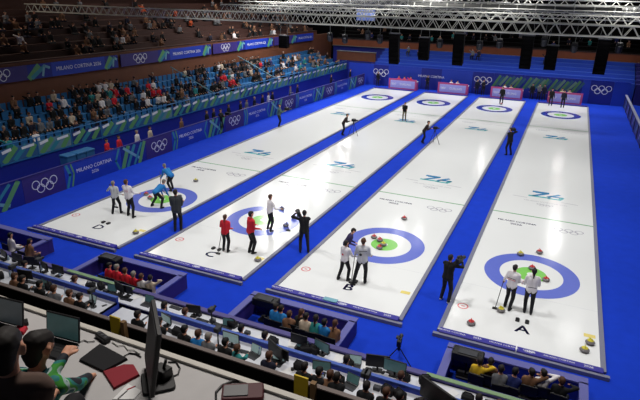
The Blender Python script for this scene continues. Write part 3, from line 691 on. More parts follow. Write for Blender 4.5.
for i, y0 in enumerate((1.9, 13.8, 25.7, 37.6)):
    w1 = ORD[i]
    balcony(y0-2.3 if i else -0.4, y0+1.9 if i else 3.5, 'rings', 'violet balcony banner with five rings, %s from the near end' % w1)
    balcony(y0+(1.9 if i else 1.6), y0+3.4, 'streak', 'green streaked balcony banner after the %s ring banner' % w1)
    balcony(y0+3.4, y0+8.0, 'text', 'blue balcony banner with white place name, %s from the near end' % w1)
    if i < 3: balcony(y0+8.0, y0+9.3, 'streak', 'green streaked balcony banner after the %s name banner' % w1)
# upper stand
for k in range(8): boxobj('floor_stand_step', (-31.6-0.5-0.9*k, 20, (5.1+0.42*k)/2), (0.90, 60, 5.1+0.42*k), dbrown, kind='structure')
t = thing('balcony_parapet', 'brown timber parapet above the balcony banners', 'parapet', (-31.0, 20, 0))
MB().box((0, 0, 5.46), (0.3, 54, 0.5)).build('panel', brown, t); MB().box((0, 0, 5.73), (0.4, 54, 0.06)).build('coping', dbrown, t)
for k in range(8):
    z = 5.1+0.42*k; x = -32.1-0.9*k
    t = thing('long_bench', 'dark bench row, %s row of the upper left stand' % ORD[k], 'bench', (x-0.1, 20, z), 0, 'benches of the upper left stand')
    MB().box((0, 0, 0.42), (0.36, 58, 0.06)).build('seat', dbrown, t); MB().box((-0.2, 0, 0.66), (0.04, 58, 0.4)).build('backrest', dbrown, t)
    for q in range(12): MB().box((0, -28+5*q, 0.2), (0.3, 0.06, 0.4)).build('leg', dgrey, t)
    for j in range(80):
        y = 0.5+0.6*j
        if rs.random() < (0.30 if k < 6 else 0.15):
            col = rs.choice(['black']*6+['navy', 'grey', 'grey', 'brown', 'brown', 'orange' if 20 < y < 26 else 'black', 'white' if k < 3 else 'grey']); sec = 'near' if y < 14 else ('middle' if y < 28 else 'far')
            lb = 'spectator in %s jacket, %s row, %s third of the upper left stand' % (col, ORD[k], sec)
            if y > 21: far_crowd((x-0.1, y, z), FX, col)
            else: crowd('spectator', lb, (x-0.1, y, z), FX, col, None, lb)
# corridor people behind the boards
for (u, v, col, pose, lb) in ((107, 152, 'red', 5, 'person in red jacket, left of two in red behind the left boards'), (119, 148, 'red', 4, 'person in red jacket, right of two in red behind the left boards'), (137, 143, 'white', 4, 'person in white jacket behind the left boards beside two in red'), (150, 140, 'cream', 4, 'person in cream jacket behind the left boards'), (181, 126, 'brown', 4, 'person in tan jacket alone behind the left boards')):
    g = GX(u, v, -24.4); crowd('steward', lb, (g[0], g[1], 0), face(1, 0.2), col, pose)
jj = 0
for (u, col) in ((206, 'black'), (213, 'black'), (228, 'black'), (240, 'black'), (246, 'grey'), (254, 'navy'), (262, 'black'), (268, 'white'), (272, 'black'), (290, 'grey'), (297, 'navy'), (331, 'black'), (350, 'black')):
    g = GX(u, 112-(u-206)*0.28, -24.3); crowd('photographer', 'person in %s jacket, %s along the row standing behind the far left boards' % (col, ORD[jj]), (g[0], g[1], 0), face(1, 0.1), col, 4+jj % 2, 'people behind the far left boards'); jj += 1
for i, (u, v) in enumerate(((68, 158), (78, 155), (87, 153))):
    g = GX(u, v, -24.2); t = thing('padded_crate', 'blue padded crate behind the left boards, %s from the left' % ORD[i], 'crate', (g[0], g[1], 0), 0, 'blue crates')
    MB().rbox((0, 0, 0.72), (0.6, 0.62, 1.44), 0.06).build('body', mat('crate_blue', (40, 96, 150), 0.7), t); MB().rbox((0, 0, 1.48), (0.64, 0.66, 0.08), 0.05).build('lid', seatm, t)

# ------------------------------------------------------------------ far end: desks, stepped stand, corner
def pos_chair(loc, rz, label, group=None, seatc=black):
    t = thing('folding_chair', label, 'chair', loc, rz, group)
    MB().rbox((0, 0, 0.45), (0.42, 0.42, 0.05), 0.05).build('seat', seatc, t); MB().rbox((0, -0.2, 0.72), (0.4, 0.04, 0.3), 0.015).build('backrest', seatc, t)
    for sx in (-1, 1):
        for sy in (-1, 1): MB().tube((sx*0.18, sy*0.2, 0), (sx*0.17, sy*0.18, 0.43), 0.013).build('leg', steel, t)
    return t
dk = [(400, 'leftmost', ('red', 'red', 'red')), (452, 'second from the left', ('white', 'white')), (505, 'third from the left', ('white', 'cream')), (563, 'rightmost', ('cream', 'cream'))]
for i, (u, w1, ppl) in enumerate(dk):
    cx = -PITCH*(3-i)+(0.8 if i == 0 else 0.55 if i == 1 else 0.3 if i == 2 else 0.1)
    t = thing('scorers_desk', '%s magenta scorers desk at the far end of the sheets' % w1, 'desk', (cx, 41.3, 0), 0, 'magenta scorers desks')
    MB().box((0, 0, 0.62), (3.3, 0.08, 1.2)).build('front_panel', magenta, t)
    b = MB(); M = frame((0, -0.045, 0.62), (1, 0, 0), (0, 0, 1)); b.box((0, -0.042, 0.62), (2.9, 0.002, 0.85), 0); b.rings(frame((-1.05, -0.048, 0.62), (1, 0, 0), (0, 0, 1)), 0.55, 1); b.text('CURLING', frame((0.35, -0.048, 0.62), (1, 0, 0), (0, 0, 1)), 0.32, 1); b.build('print', [lav, white], t)
    MB().box((0, 0.45, 0.96), (3.3, 0.8, 0.05)).build('table_top', desktop, t)
    for sx in (-1, 1): MB().box((sx*1.6, 0.45, 0.47), (0.06, 0.7, 0.94)).build('side_panel', magenta, t)
    for j, col in enumerate(ppl):
        x = cx-0.7*(len(ppl)-1)/2+0.7*j
        pos_chair((x, 42.15, 0.2), math.pi, 'chair behind the %s magenta desk, %s from the left' % (w1, ORD[j]))
        crowd('scorer', 'person in %s, %s from the left behind the %s magenta desk' % (col, ORD[j], w1), (x, 42.15, 0.2), math.pi, col, j % 3)
    if ppl: boxobj('floor_platform', (cx, 42.2, 0.1), (3.2, 0.9, 0.2), navy, kind='structure')
for i, (x, col) in enumerate(((-20.6, 'black'), (-14.6, 'black'), (-9.0, 'navy'), (-8.3, 'black'), (-3.2, 'black'), (-2.5, 'grey'), (-2.0, 'navy'))):
    crowd('official', 'person in %s standing before the far backdrop, %s from the left' % (col, ORD[i]), (x, 42.5, 0), math.pi+0.2*(i % 3-1), col, 4+i % 2)
far_b = mat('covered_seat_blue', (30, 66, 168), 0.7); fb2 = mat('covered_seat_blue_highlight', (44, 84, 176), 0.7)  # second blue paints the highlight along each step edge
b = MB()
for k in range(6):
    b = MB(); b.box((-7.8, 44.6+0.45+0.9*k, (2.1+0.34*k)/2), (28.6, 0.90, 2.1+0.34*k), 0); b.box((-7.8, 44.62+0.9*k, 2.12+0.34*k), (28.6, 0.04, 0.05), 1)
    b.build('floor_far_step', [far_b, fb2])['kind'] = 'structure'
    boxobj('floor_corner_step', (12.2, 44.6+0.45+0.9*k, (2.1+0.34*k)/2), (11.2, 0.90, 2.1+0.34*k), navy, kind='structure')
t = thing('far_parapet', 'rust brown parapet above the blue terrace at the far end', 'parapet', (-9, 50.6, 0))
MB().box((0, 0, 4.18), (42, 0.3, 0.8)).build('panel', mat('rust_timber', (118, 62, 36), 0.7, noise=0.3, scale=1.0), t); MB().box((0, -0.05, 3.75), (42, 0.35, 0.08)).build('sill', steel, t); MB().box((0, 0, 4.62), (42, 0.36, 0.08)).build('coping', dbrown, t)
boxobj('wall_far_lower', (-9, 50.9, 1.9), (42, 0.3, 3.8), dblue, kind='structure')
for i, (u, v, col) in enumerate(((409, 56, 'grey'), (472, 62, 'grey'), (478, 63, 'navy'), (541, 88, 'black'), (598, 60, 'black'), (420, 57, 'black'))):
    k = 4; y = 44.6+0.45+0.9*k; g = GY(u, v, y)
    crowd('spectator', 'person in %s on the blue far terrace, %s counted' % (col, ORD[i]) if False else 'person in %s jacket sitting on the blue far terrace, %s from the left' % (col, ORD[[0, 2, 3, 4, 5, 1][i]]), (g[0], y-0.35, 2.1+0.34*k-0.28), math.pi, col)
for k in range(5): boxobj('floor_far_step', (-9, 52+0.9*k, (4.7+0.4*k)/2), (42, 0.90, 4.7+0.4*k), void, kind='structure')
for i in range(26):
    x = -28+i*1.35+rs.random()*0.5; k = rs.randrange(3); col = rs.choice(['black', 'navy', 'grey', 'teal', 'brown', 'blue'])
    lb = 'spectator in %s jacket on the dark upper terrace at the far end' % col
    far_crowd((x, 52+0.9*k+0.2, 4.7+0.4*k-0.4), math.pi, col)
me = bpy.data.meshes.new('spectators'); me.from_pydata([tuple(q) for q in np.concatenate(FARV)], [], FARF); me.polygons.foreach_set('material_index', FARM)
for m in [trou, skin, HAIR[0], black]+[CJ[c] for c in FARCOL]: me.materials.append(m)
o = bpy.data.objects.new('spectators', me); C.objects.link(o); tag(o, 'farthest crowd of small dim spectators on the upper stands', 'crowd', kind='stuff')
# far left corner structure
t = thing('corner_kiosk', 'brown boarded platform with blue front in the far left corner', 'platform', (-24.9, 46.2, 0))
MB().box((0, 0, 1.1), (5.2, 0.3, 2.2)).build('front_panel', dblue, t); MB().box((0, 0, 2.9), (5.2, 0.3, 1.1)).build('parapet', brown, t); MB().box((0, -0.05, 3.48), (5.3, 0.4, 0.07)).build('coping', steel, t)
# right stand
for k in range(6): boxobj('floor_right_step', (8.6+0.9*k, 20, (0.5+0.42*k)/2), (0.90, 48, 0.5+0.42*k), dblue, kind='structure')
for i, (y, k, col) in enumerate(((41, 0, 'grey'), (39, 1, 'black'), (36, 0, 'navy'), (33, 0, 'black'), (30.5, 0, 'brown'), (28, 0, 'black'))):
    crowd('spectator', 'person in %s jacket beyond the right barrier, %s from the far end' % (col, ORD[i]), (8.6+0.9*k-0.2 if False else 7.2, y, 0), face(-1, 0), col, 4)

# ------------------------------------------------------------------ trusses and hanging gear
def truss(y, z, x0, x1, h, dp, label, bay_=0.6, r=0.032):
    t = thing('lighting_truss', label, 'truss', ((x0+x1)/2, y, z), 0); L = x1-x0
    for yy in (0, dp):
        for zz in (0, h): MB().tube((-L/2, yy, zz), (L/2, yy, zz), r, 0, 8).build('chord', alum, t)
    n = int(L/bay_)
    for yy, nm in ((0, 'front_lacing'), (dp, 'back_lacing')):
        b = MB()
        for i in range(n):
            a = -L/2+i*L/n; c = a+L/n; b.tube((a, yy, 0 if i % 2 == 0 else h), (c, yy, h if i % 2 == 0 else 0), r*0.55, 0, 5)
        b.build(nm, alum, t)
    for zz, nm in ((0, 'bottom_lacing'), (h, 'top_lacing')):
        b = MB()
        for i in range(n):
            a = -L/2+i*L/n; c = a+L/n; b.tube((a, 0 if i % 2 == 0 else dp, zz), (c, dp if i % 2 == 0 else 0, zz), r*0.5, 0, 5)
        b.build(nm, alum, t)
    for i in range(6):
        xx = -L/2+1+i*(L-2)/5; MB().tube((xx, dp/2, h), (xx, dp/2, 15-z), 0.01, 0, 4).build('hanging_cable', steel, t)
    return t
truss(10, 8.38, -38.2, 10, 0.52, 0.6, 'nearest long aluminium lighting truss crossing the top of the view', 0.34, 0.034)
truss(18, 8.66, -26, 12, 0.5, 0.6, 'second aluminium lighting truss behind the nearest one', 0.4, 0.04)
truss(27, 8.72, -30, 14, 0.6, 0.6, 'third aluminium lighting truss carrying the loudspeakers', 0.7, 0.035)
truss(38, 9.0, -34, 14, 0.6, 0.6, 'farthest aluminium lighting truss under the roof', 0.7, 0.04)
truss(22, 8.85, -24, 13, 0.4, 0.5, 'slim aluminium truss between the second and third trusses', 0.45, 0.03)
truss(33, 9.2, -28, 15, 0.5, 0.5, 'slim aluminium truss close under the roof', 0.5, 0.04)
truss(45, 9.4, -30, 16, 0.7, 0.6, 'deep aluminium roof truss at the far end', 0.6, 0.06)
for i, (y, z, x0, x1) in enumerate(((30, 9.35, -14, 3), (36, 9.55, -24, -6), (36, 9.3, 1, 8))):
    t = thing('ventilation_duct', 'grey round ventilation duct under the roof, %s from the front' % ORD[i], 'duct', ((x0+x1)/2, y, z), 0, 'roof ducts'); dm = mat('duct_grey', (84, 84, 82), 0.75)
    MB().tube((-(x1-x0)/2, 0, 0), ((x1-x0)/2, 0, 0), 0.26, 0, 16).build('duct', dm, t, True)
    for q in range(12): MB().tube((-(x1-x0)/2+0.5+q*(x1-x0-1)/11, 0, 0), (-(x1-x0)/2+0.6+q*(x1-x0-1)/11, 0, 0), 0.29, 0, 16).build('collar', alum, t)
    for q in (-0.3, 0.3): MB().tube((q*(x1-x0), 0, 0.2), (q*(x1-x0), 0, 15.1-z), 0.01, 0, 4).build('hanging_cable', steel, t)
rp = mat('roof_panel_grey', (150, 150, 146), 0.8, noise=0.3, scale=1.5)
for i, (x, y, z, w_, h_) in enumerate(((0.9, 41, 9.28, 3.4, 0.9), (4.9, 41, 9.2, 3.6, 1.0), (-4.2, 41, 9.4, 4.6, 0.6), (-10.2, 41, 9.4, 5.0, 0.6), (-16.4, 41, 9.35, 5.0, 0.5))):
    t = thing('acoustic_baffle', 'grey roof baffle hanging at the top of the view, %s from the right' % ORD[[1, 0, 2, 3, 4][i]], 'baffle', (x, y, z))
    MB().box((0, 0, 0), (w_, 0.2, h_)).build('panel', rp, t); MB().box((0, -0.12, -h_/2+0.04), (w_, 0.06, 0.08)).build('edge_strip', alum, t)
    for q in (-0.4, 0.4): MB().tube((q*w_, 0, h_/2), (q*w_, 0, 15.1-z), 0.012, 0, 4).build('hanging_cable', steel, t)
def speaker_array(x, y, ztop, n, label):
    t = thing('loudspeaker_array', label, 'loudspeaker', (x, y, ztop), 0.0, 'hanging loudspeaker arrays')
    MB().box((0, 0, 0.05), (0.9, 0.6, 0.08)).build('rigging_frame', dgrey, t)
    for sx in (-0.4, 0.4): MB().tube((sx, 0, 0.08), (sx*0.5, 0, 8.73-ztop), 0.015, 0, 5).build('cable', steel, t)
    yy, zz, an = 0, -0.02, 0
    for k in range(n):
        M = Matrix.Translation((0, -yy, zz-0.17)) @ Matrix.Rotation(an, 4, 'X')
        b = MB(); b.box((0, 0, 0), (0.86, 0.55, 0.36), 0, M); b.box((0, -0.28, 0), (0.74, 0.01, 0.24), 1, M); b.build('cabinet', [void, void], t)
        an += R(4); zz -= 0.35; yy -= 0.02*k
for (u, v, n, w1) in ((284, 36, 3, 'leftmost'), (395, 34, 7, 'second from left'), (425, 38, 5, 'third from left'), (460, 34, 7, 'fourth from left'), (529, 36, 7, 'fifth from left'), (553, 46, 5, 'sixth from left'), (605, 40, 7, 'rightmost')):
    g = GY(u, v, 27.0); speaker_array(g[0], 27.0, g[2], n, 'black hanging loudspeaker array, %s under the trusses' % w1)
def moving_light(u, v, y, label):
    g = GY(u, v, y); t = thing('moving_head_lamp', label, 'stage lamp', tuple(g), 0, 'stage lamps under the trusses')
    MB().rbox((0, 0, 0), (0.42, 0.3, 0.2), 0.04).build('base', black, t)
    for sx in (-1, 1): MB().box((sx*0.22, 0, -0.3), (0.06, 0.16, 0.5)).build('yoke_arm', black, t)
    MB().tube((0, -0.05, -0.15), (0, 0.1, -0.6), 0.17, 0, 14, 0.2).build('head', dgrey, t)
    MB().tube((0, 0, 0.1), (0, 0, 8.74-g[2]), 0.012, 0, 5).build('hanging_cable', steel, t)
for i, (u, v, y) in enumerate(((345, 36, 27.0), (368, 32, 27.0), (380, 36, 27.0), (440, 40, 27.0), (480, 42, 27.0), (500, 40, 27.0), (545, 38, 27.0), (575, 44, 27.0), (620, 44, 27.0), (330, 34, 27.0))):
    moving_light(u, v, y, 'black stage lamp hanging under the trusses, number %s in the group' % i if False else 'black stage lamp hanging under the trusses, %s in the row' % ORD[sorted([345, 368, 380, 440, 480, 500, 545, 575, 620, 330]).index(u)]+' from the left')
g = GY(366, 15, 46); t = thing('video_wall', 'glowing blue white video screen far behind the trusses', 'screen', tuple(g))
MB().box((0, 0, 0), (2.5, 0.15, 1.4)).build('housing', black, t)
b = MB(); b.box((0, -0.08, 0), (2.4, 0.01, 1.3), 0); b.build('display', mat('display_blue_white', (110, 130, 215), 0.4, emit=0.3, noise=0.95, scale=2.2), t)

# ------------------------------------------------------------------ pits in front of the press desks
PX = [(-1.8, 1.82, 'A'), (-8.33, -4.66, 'B'), (-14.9, -11.14, 'C'), (-21.3, -17.73, 'D')]
for (x0, x1, L) in PX:
    t = thing('team_pit', 'lilac edged blue team pit in front of sheet %s' % L, 'pit', ((x0+x1)/2, -7.5, 0), 0, 'team pits'); a = (x1-x0)/2; th = 0.16
    for nm, c, d in (('front_wall', (0, 0.68, 0.28), (2*a, th*1.5, 0.56)), ('side_wall', (-a+th/2, -0.1, 0.28), (th, 1.35, 0.56)), ('side_wall', (a-th/2, -0.1, 0.28), (th, 1.35, 0.56))):
        o = MB().box(c, d).build(nm, purp if L != 'A' else dblue, t)
        MB().box((c[0], c[1], 0.58), (d[0]+0.06, d[1]+0.04, 0.05)).build('ledge', ledge, o)
def pit_people(L, lst):
    for j, (u, v, col, what) in enumerate(lst):
        g = G(u, v, 1.0); y = min(max(g[1], -8.35), -7.35)
        g = GY(u, v, y)
        pos_chair((g[0], y, 0), 0.1*(j % 3-1), 'black chair under the %s person from the left in pit %s' % (ORD[j], L))
        crowd('pit_person', 'person in %s seated in pit %s, %s from the left' % (what, L, ORD[j]), (g[0], y, 0.0), 0.2*(j % 3-1), col, None, h=1.66)
pit_people('D', [(9, 239, 'white', 'white'), (25, 246, 'brown', 'tan and dark')])
pit_people('C', [(106, 270, 'red', 'red'), (114, 272, 'red', 'red'), (124, 275, 'red', 'red'), (133, 278, 'red', 'red'), (141, 281, 'white', 'white'), (150, 282, 'cream', 'cream')])
pit_people('B', [(273, 312, 'azure', 'light blue'), (279, 314, 'azure', 'light blue'), (288, 320, 'brown', 'olive brown'), (297, 318, 'black', 'black'), (304, 322, 'cream', 'cream'), (314, 325, 'teal', 'teal'), (323, 327, 'azure', 'blue'), (332, 330, 'brown', 'brown')])
pit_people('A', [(479, 366, 'yellow', 'yellow'), (490, 367, 'brown', 'brown'), (501, 376, 'grey', 'grey'), (513, 378, 'blue', 'blue'), (531, 377, 'brown', 'tan'), (543, 378, 'white', 'white'), (561, 386, 'black', 'black')])
def monitor(loc, rz, label, wd=0.5, h=0.3, scr=black, up=0.12, cat='monitor', group=None, tilt=0.0):
    t = thing('computer_monitor', label, cat, loc, rz, group)       # the screen faces local -y
    MB().rbox((0, 0, 0.01), (wd*0.45, 0.18, 0.02), 0.03).build('stand_base', black, t); MB().box((0, 0.03, up/2+0.04), (0.05, 0.03, up+0.08)).build('stand_neck', black, t)
    M = Matrix.Translation((0, 0, up+h/2)) @ Matrix.Rotation(tilt, 4, 'X')
    b = MB(); b.box((0, 0, 0), (wd, 0.035, h), 0, M); b.build('housing', black, t)
    b = MB(); b.box((0, -0.0195, 0), (wd-0.03, 0.002, h-0.03), 0, M); b.build('screen', scr, t)
    return t
def laptop(loc, rz, label, scr=screen, w_=0.34, d_=0.24, open_=105, group=None, body=dgrey):
    t = thing('laptop', label, 'laptop', loc, rz, group)
    MB().rbox((0, 0, 0.009), (w_, d_, 0.018), 0.015).build('base', body, t)
    b = MB()
    for r_ in range(4): b.box((0, d_*0.30-r_*0.033, 0.0195), (w_*0.85, 0.024, 0.002))
    b.build('keyboard', black, t)
    a = R(180-open_); M = Matrix.Translation((0, d_/2, 0.018)) @ Matrix.Rotation(-(math.pi/2-a) if False else R(open_-90)*-1, 4, 'X')
    o = MB().box((0, 0.006, d_/2), (w_, 0.012, d_), 0, M).build('lid', body, t)
    MB().box((0, -0.001, d_/2), (w_-0.02, 0.002, d_-0.03), 0, M).build('screen', scr, t)
    return t
# pit monitors
for (u, v, L) in ((106, 262, 'C'), (259, 304, 'B'), (457, 354, 'A')):
    g = GY(u, v, -7.2); t = thing('monitor_trolley', 'black display unit on a stand in the left corner of pit %s' % L, 'monitor', (g[0]+0.3, -7.25, 0), 0)
    MB().rbox((0, 0, 0.04), (0.5, 0.35, 0.08), 0.05).build('base', black, t); MB().tube((0, 0, 0.08), (0, 0, 0.7), 0.03).build('pole', black, t)
    MB().rbox((0, 0, 0.72), (0.85, 0.4, 0.24), 0.04).build('housing', black, t); MB().box((0, -0.05, 0.85), (0.5, 0.24, 0.03)).build('panel', dgrey, t)

# ------------------------------------------------------------------ press tribune
FY = -8.75
TX0, TX1 = -34.0, 9.0; TL = TX1-TX0; TC = (TX0+TX1)/2
t = thing('tribune_fence', 'violet blue fence along the front of the press desks', 'fence', (TC, FY, 0))
MB().box((0, 0, 0.42), (TL, 0.10, 0.84)).build('panel', dblue, t); MB().box((0, 0, 0.87), (TL, 0.18, 0.05)).build('ledge', mat('violet_ledge', (74, 68, 128), 0.5), t)
boxobj('floor_press', (TC, -9.5, 0.06), (TL, 1.3, 0.12), navy, kind='structure')
boxobj('floor_press_upper', (TC, -11.0, 0.25), (TL, 1.8, 0.5), navy, kind='structure')
t = thing('press_desk', 'long white front press desk behind the violet fence', 'desk', (TC, -9.15, 0))
MB().box((0, 0, 0.78), (TL, 0.62, 0.04)).build('table_top', desktop, t)
for i in range(15): MB().box((-TL/2+1+i*3, 0, 0.44), (0.06, 0.55, 0.64)).build('leg', dgrey, t)
def desk2(x0, x1, label):
    L_ = x1-x0; t = thing('press_desk', label, 'desk', ((x0+x1)/2, -10.0, 0))
    MB().box((0, 0, 0.87), (L_, 0.06, 1.02)).build('front_panel', blue, t); MB().box((0, 0, 1.39), (L_, 0.10, 0.03)).build('top_ledge', mat('blue_ledge', (62, 92, 176), 0.5), t)
    MB().box((0, -0.42, 1.2), (L_, 0.78, 0.04)).build('table_top', desktop, t)
    for sx in (-1, 1): MB().box((sx*(L_/2-0.03), -0.42, 0.86), (0.06, 0.8, 0.72)).build('end_panel', blue, t)
    for q in range(max(1, int(L_/3))): MB().box((-L_/2+1.5+q*3, -0.42, 0.83), (0.05, 0.7, 0.66)).build('leg', dgrey, t)
gL = GY(117, 296, -10.0)[0]; gR = GY(150, 300, -10.0)[0]
desk2(TX0, gL, 'white rear press desk with blue ledge at the left'); desk2(gR, TX1, 'white rear press desk with blue ledge spanning the right')
MB_ = MB().box((0, -0.35, 1.0), (gR-gL-0.1, 0.9, 0.04)); tag(MB_.box((0, -0.35, 0.74), (0.06, 0.8, 0.48)).build('link_table', desktop, loc=((gL+gR)/2, -10.0, 0)), 'short white link table in the gap between the rear press desks', 'table')
RY = -11.33
t = thing('tribune_rail', 'dark rail with brown grey ledge behind the press row', 'rail', (TC, RY-0.05, 0))
MB().box((0, -0.05, 0.9), (TL, 0.08, 1.75)).build('panel', void, t); MB().box((0, -0.03, 1.79), (TL, 0.12, 0.04)).build('ledge', mat('brown_grey_ledge', (104, 92, 88), 0.5), t); MB().box((0, 0.05, 1.70), (TL, 0.05, 0.12)).build('inner_trim', navy, t)
# terraces down from the viewer, coloured black as unlit void
for k in range(8): boxobj('floor_near_step', (TC, -11.9-0.7*k, (0.3+0.56*k)/2), (TL, 0.70, 0.3+0.56*k), void, kind='structure')
for i, (u, v0, v1) in enumerate(((113, 318, 333), (300, 378, 398))):
    g = GY(u, v0, -11.55); tag(MB().box((0, 0, -0.35), (0.34, 0.04, 0.7)).build('yellow_sign', yellow, loc=(g[0], -11.49, g[2])), 'yellow panel hung below the dark rail, %s of the two' % ('left', 'right')[i], 'sign')
    tag(MB().box((0, 0, -0.5), (0.12, 0.12, 1.0)).build('timber_post', mat('post_tan', (120, 92, 60), 0.7), loc=(g[0]+0.32, -11.53, g[2]-0.02)), 'tan post just right of the %s yellow panel' % ('left', 'right')[i], 'post')

# people and gear on press rows
ROW = {1: (-9.15, 0.80), 2: (-10.4, 1.22)}
def deskx(u, v, row, dy=0.0):
    y, z = ROW[row]; return GY(u, v, y+dy)[0], y+dy, z
def press(u, v, row, col, label, hair=0, rz=0.0, pose=1):
    yy, fz = ((-9.72, 0.12) if row == 1 else (-10.92, 0.52)); g = GY(u, v, yy)
    pos_chair((g[0], yy-0.02, fz), rz, 'chair of the '+label, seatc=black)
    crowd('journalist', label, (g[0], yy, fz), rz, col, pose, None, hair)
press(9, 272, 2, 'brown', 'person in tan at the left end of the rear press desk', 1)
press(18, 280, 2, 'black', 'person in black second from left at the rear press desk', 0)
press(64, 288, 2, 'brown', 'person in tan jacket beside the black pole at the rear press desk', 1)
press(50, 286, 2, 'grey', 'person in grey left of the tan jacketed one at the rear desk', 1, 0.3)
press(75, 294, 2, 'black', 'person in black at the right end of the left rear desk', 0)
press(134, 318, 2, 'black', 'person in black with dark hair right of the desk gap', 0)
press(180, 318, 2, 'black', 'dark-haired person in black left of the teal jacketed one', 3)
press(195, 326, 2, 'azure', 'person in bright teal blue jacket at the rear press desk', 1, 0.2)
press(204, 322, 2, 'grey', 'person in grey just right of the teal blue jacket', 2)
press(236, 346, 2, 'teal', 'brown-haired person turning right beside a white screen', 1, -0.5, 2)
press(302, 358, 2, 'black', 'person in black right of the loose papers at the rear desk', 0)
press(328, 366, 2, 'brown', 'person in tan facing the green screens at the rear desk', 1)
press(336, 372, 2, 'black', 'person in black right of the green screens', 0, 0.2)
press(399, 386, 2, 'red', 'person in red and black jacket at the rear press desk', 3)
press(420, 392, 2, 'grey', 'person in grey beside the red and black jacket', 0)
press(160, 296, 1, 'black', 'person in black at the front desk right of pit C', 0)
press(181, 302, 1, 'grey', 'person in grey at the front desk right of pit C', 1)
press(480, 388, 1, 'black', 'dark-haired person at the front desk before pit A', 0)
press(500, 397, 1, 'cream', 'person with pink face at the front desk before pit A', 1)
tr = thing('fence_trim', 'pale green strip on the violet fence before pit C', 'trim', (GY(100, 275, FY)[0], FY, 0.895)); MB().box((0, -0.02, 0.012), (2.9, 0.13, 0.024)).build('strip', olive, tr)
tr = thing('fence_trim', 'pale green strip on the violet fence before pit A', 'trim', (0.2, FY, 0.895)); MB().box((0, -0.02, 0.012), (4.4, 0.13, 0.024)).build('strip', olive, tr)
press(35, 284, 2, 'black', 'person in black right of the left black monitor at rear desk', 3)
press(98, 300, 2, 'grey', 'person in grey at the last seat left of the desk gap', 0) if gL > GY(98, 300, -10.9)[0] else None
press(156, 318, 2, 'black', 'person in black just left of the white lit screen', 0, 0.2)
press(222, 342, 2, 'black', 'person in black beside the brown-haired one at the white screen', 3)
press(266, 352, 2, 'navy', 'person in navy among the loose papers at the rear desk', 1)
press(316, 362, 2, 'black', 'person in black just left of the green screens', 3, -0.2)
press(365, 380, 2, 'black', 'person in black at the dark pole cameras', 0)
press(385, 386, 2, 'black', 'person in black left of the red and black jacket', 1)
press(20, 262, 1, 'black', 'person in black near left end of the front desk', 0)
press(70, 274, 1, 'navy', 'person in navy at the front desk left of pit C', 1)
press(238, 322, 1, 'black', 'person in black at the front desk before pit B left corner', 3)
press(262, 330, 1, 'grey', 'person in grey at the front desk before pit B', 0)
press(345, 350, 1, 'black', 'person in black at the front desk right end of pit B', 0)
press(400, 370, 1, 'brown', 'person in tan at the front desk behind the floor tripod', 1)
# monitors: row 1 (backs and tops seen), row 2 screens
for j, (u, v, row, sc, wd) in enumerate(((3, 250, 1, black, 0.45), (17, 257, 1, black, 0.5), (31, 261, 1, black, 0.55), (44, 265, 1, black, 0.45), (58, 270, 1, black, 0.5), (25, 274, 2, black, 0.5), (120, 292, 1, black, 0.5), (128, 300, 1, black, 0.45), (193, 303, 1, black, 0.45),
        (166, 314, 2, screen, 0.42), (231, 335, 2, screen, 0.5), (275, 325, 2, black, 0.62), (281, 332, 2, black, 0.5), (299, 336, 1, black, 0.5), (378, 358, 1, black, 0.62), (438, 378, 2, black, 0.9), (444, 392, 2, black, 0.8), (322, 356, 2, dscreen, 0.46), (322, 349, 1, dscreen, 0.5), (395, 366, 1, dscreen, 0.6))):
    x, y, z = deskx(u, v, row, 0.08)
    nm = {black: 'black', screen: 'white lit', dscreen: 'dim green'}[sc]
    monitor((x, y, z), (0.25*(j % 3-1)) if j not in (11, 15, 16) else -0.5, '%s monitor on the %s press desk, %s along the tribune' % (nm, ('front', 'rear')[row-1], ORD[j]), wd, wd*0.58, sc, group=None)
for j, (u, v, row, sc) in enumerate(((38, 280, 2, dscreen), (145, 290, 1, dscreen), (226, 318, 1, dscreen), (252, 340, 2, screen), (276, 350, 2, screen), (108, 280, 1, dscreen), (350, 372, 2, dscreen), (300, 345, 1, dscreen), (355, 352, 1, screen), (88, 300, 2, screen))):
    x, y, z = deskx(u, v, row, -0.05)
    laptop((x, y, z), 0.2*(j % 3-1), 'open laptop on the %s press desk, %s along the tribune' % (('front', 'rear')[row-1], ORD[j]), sc)
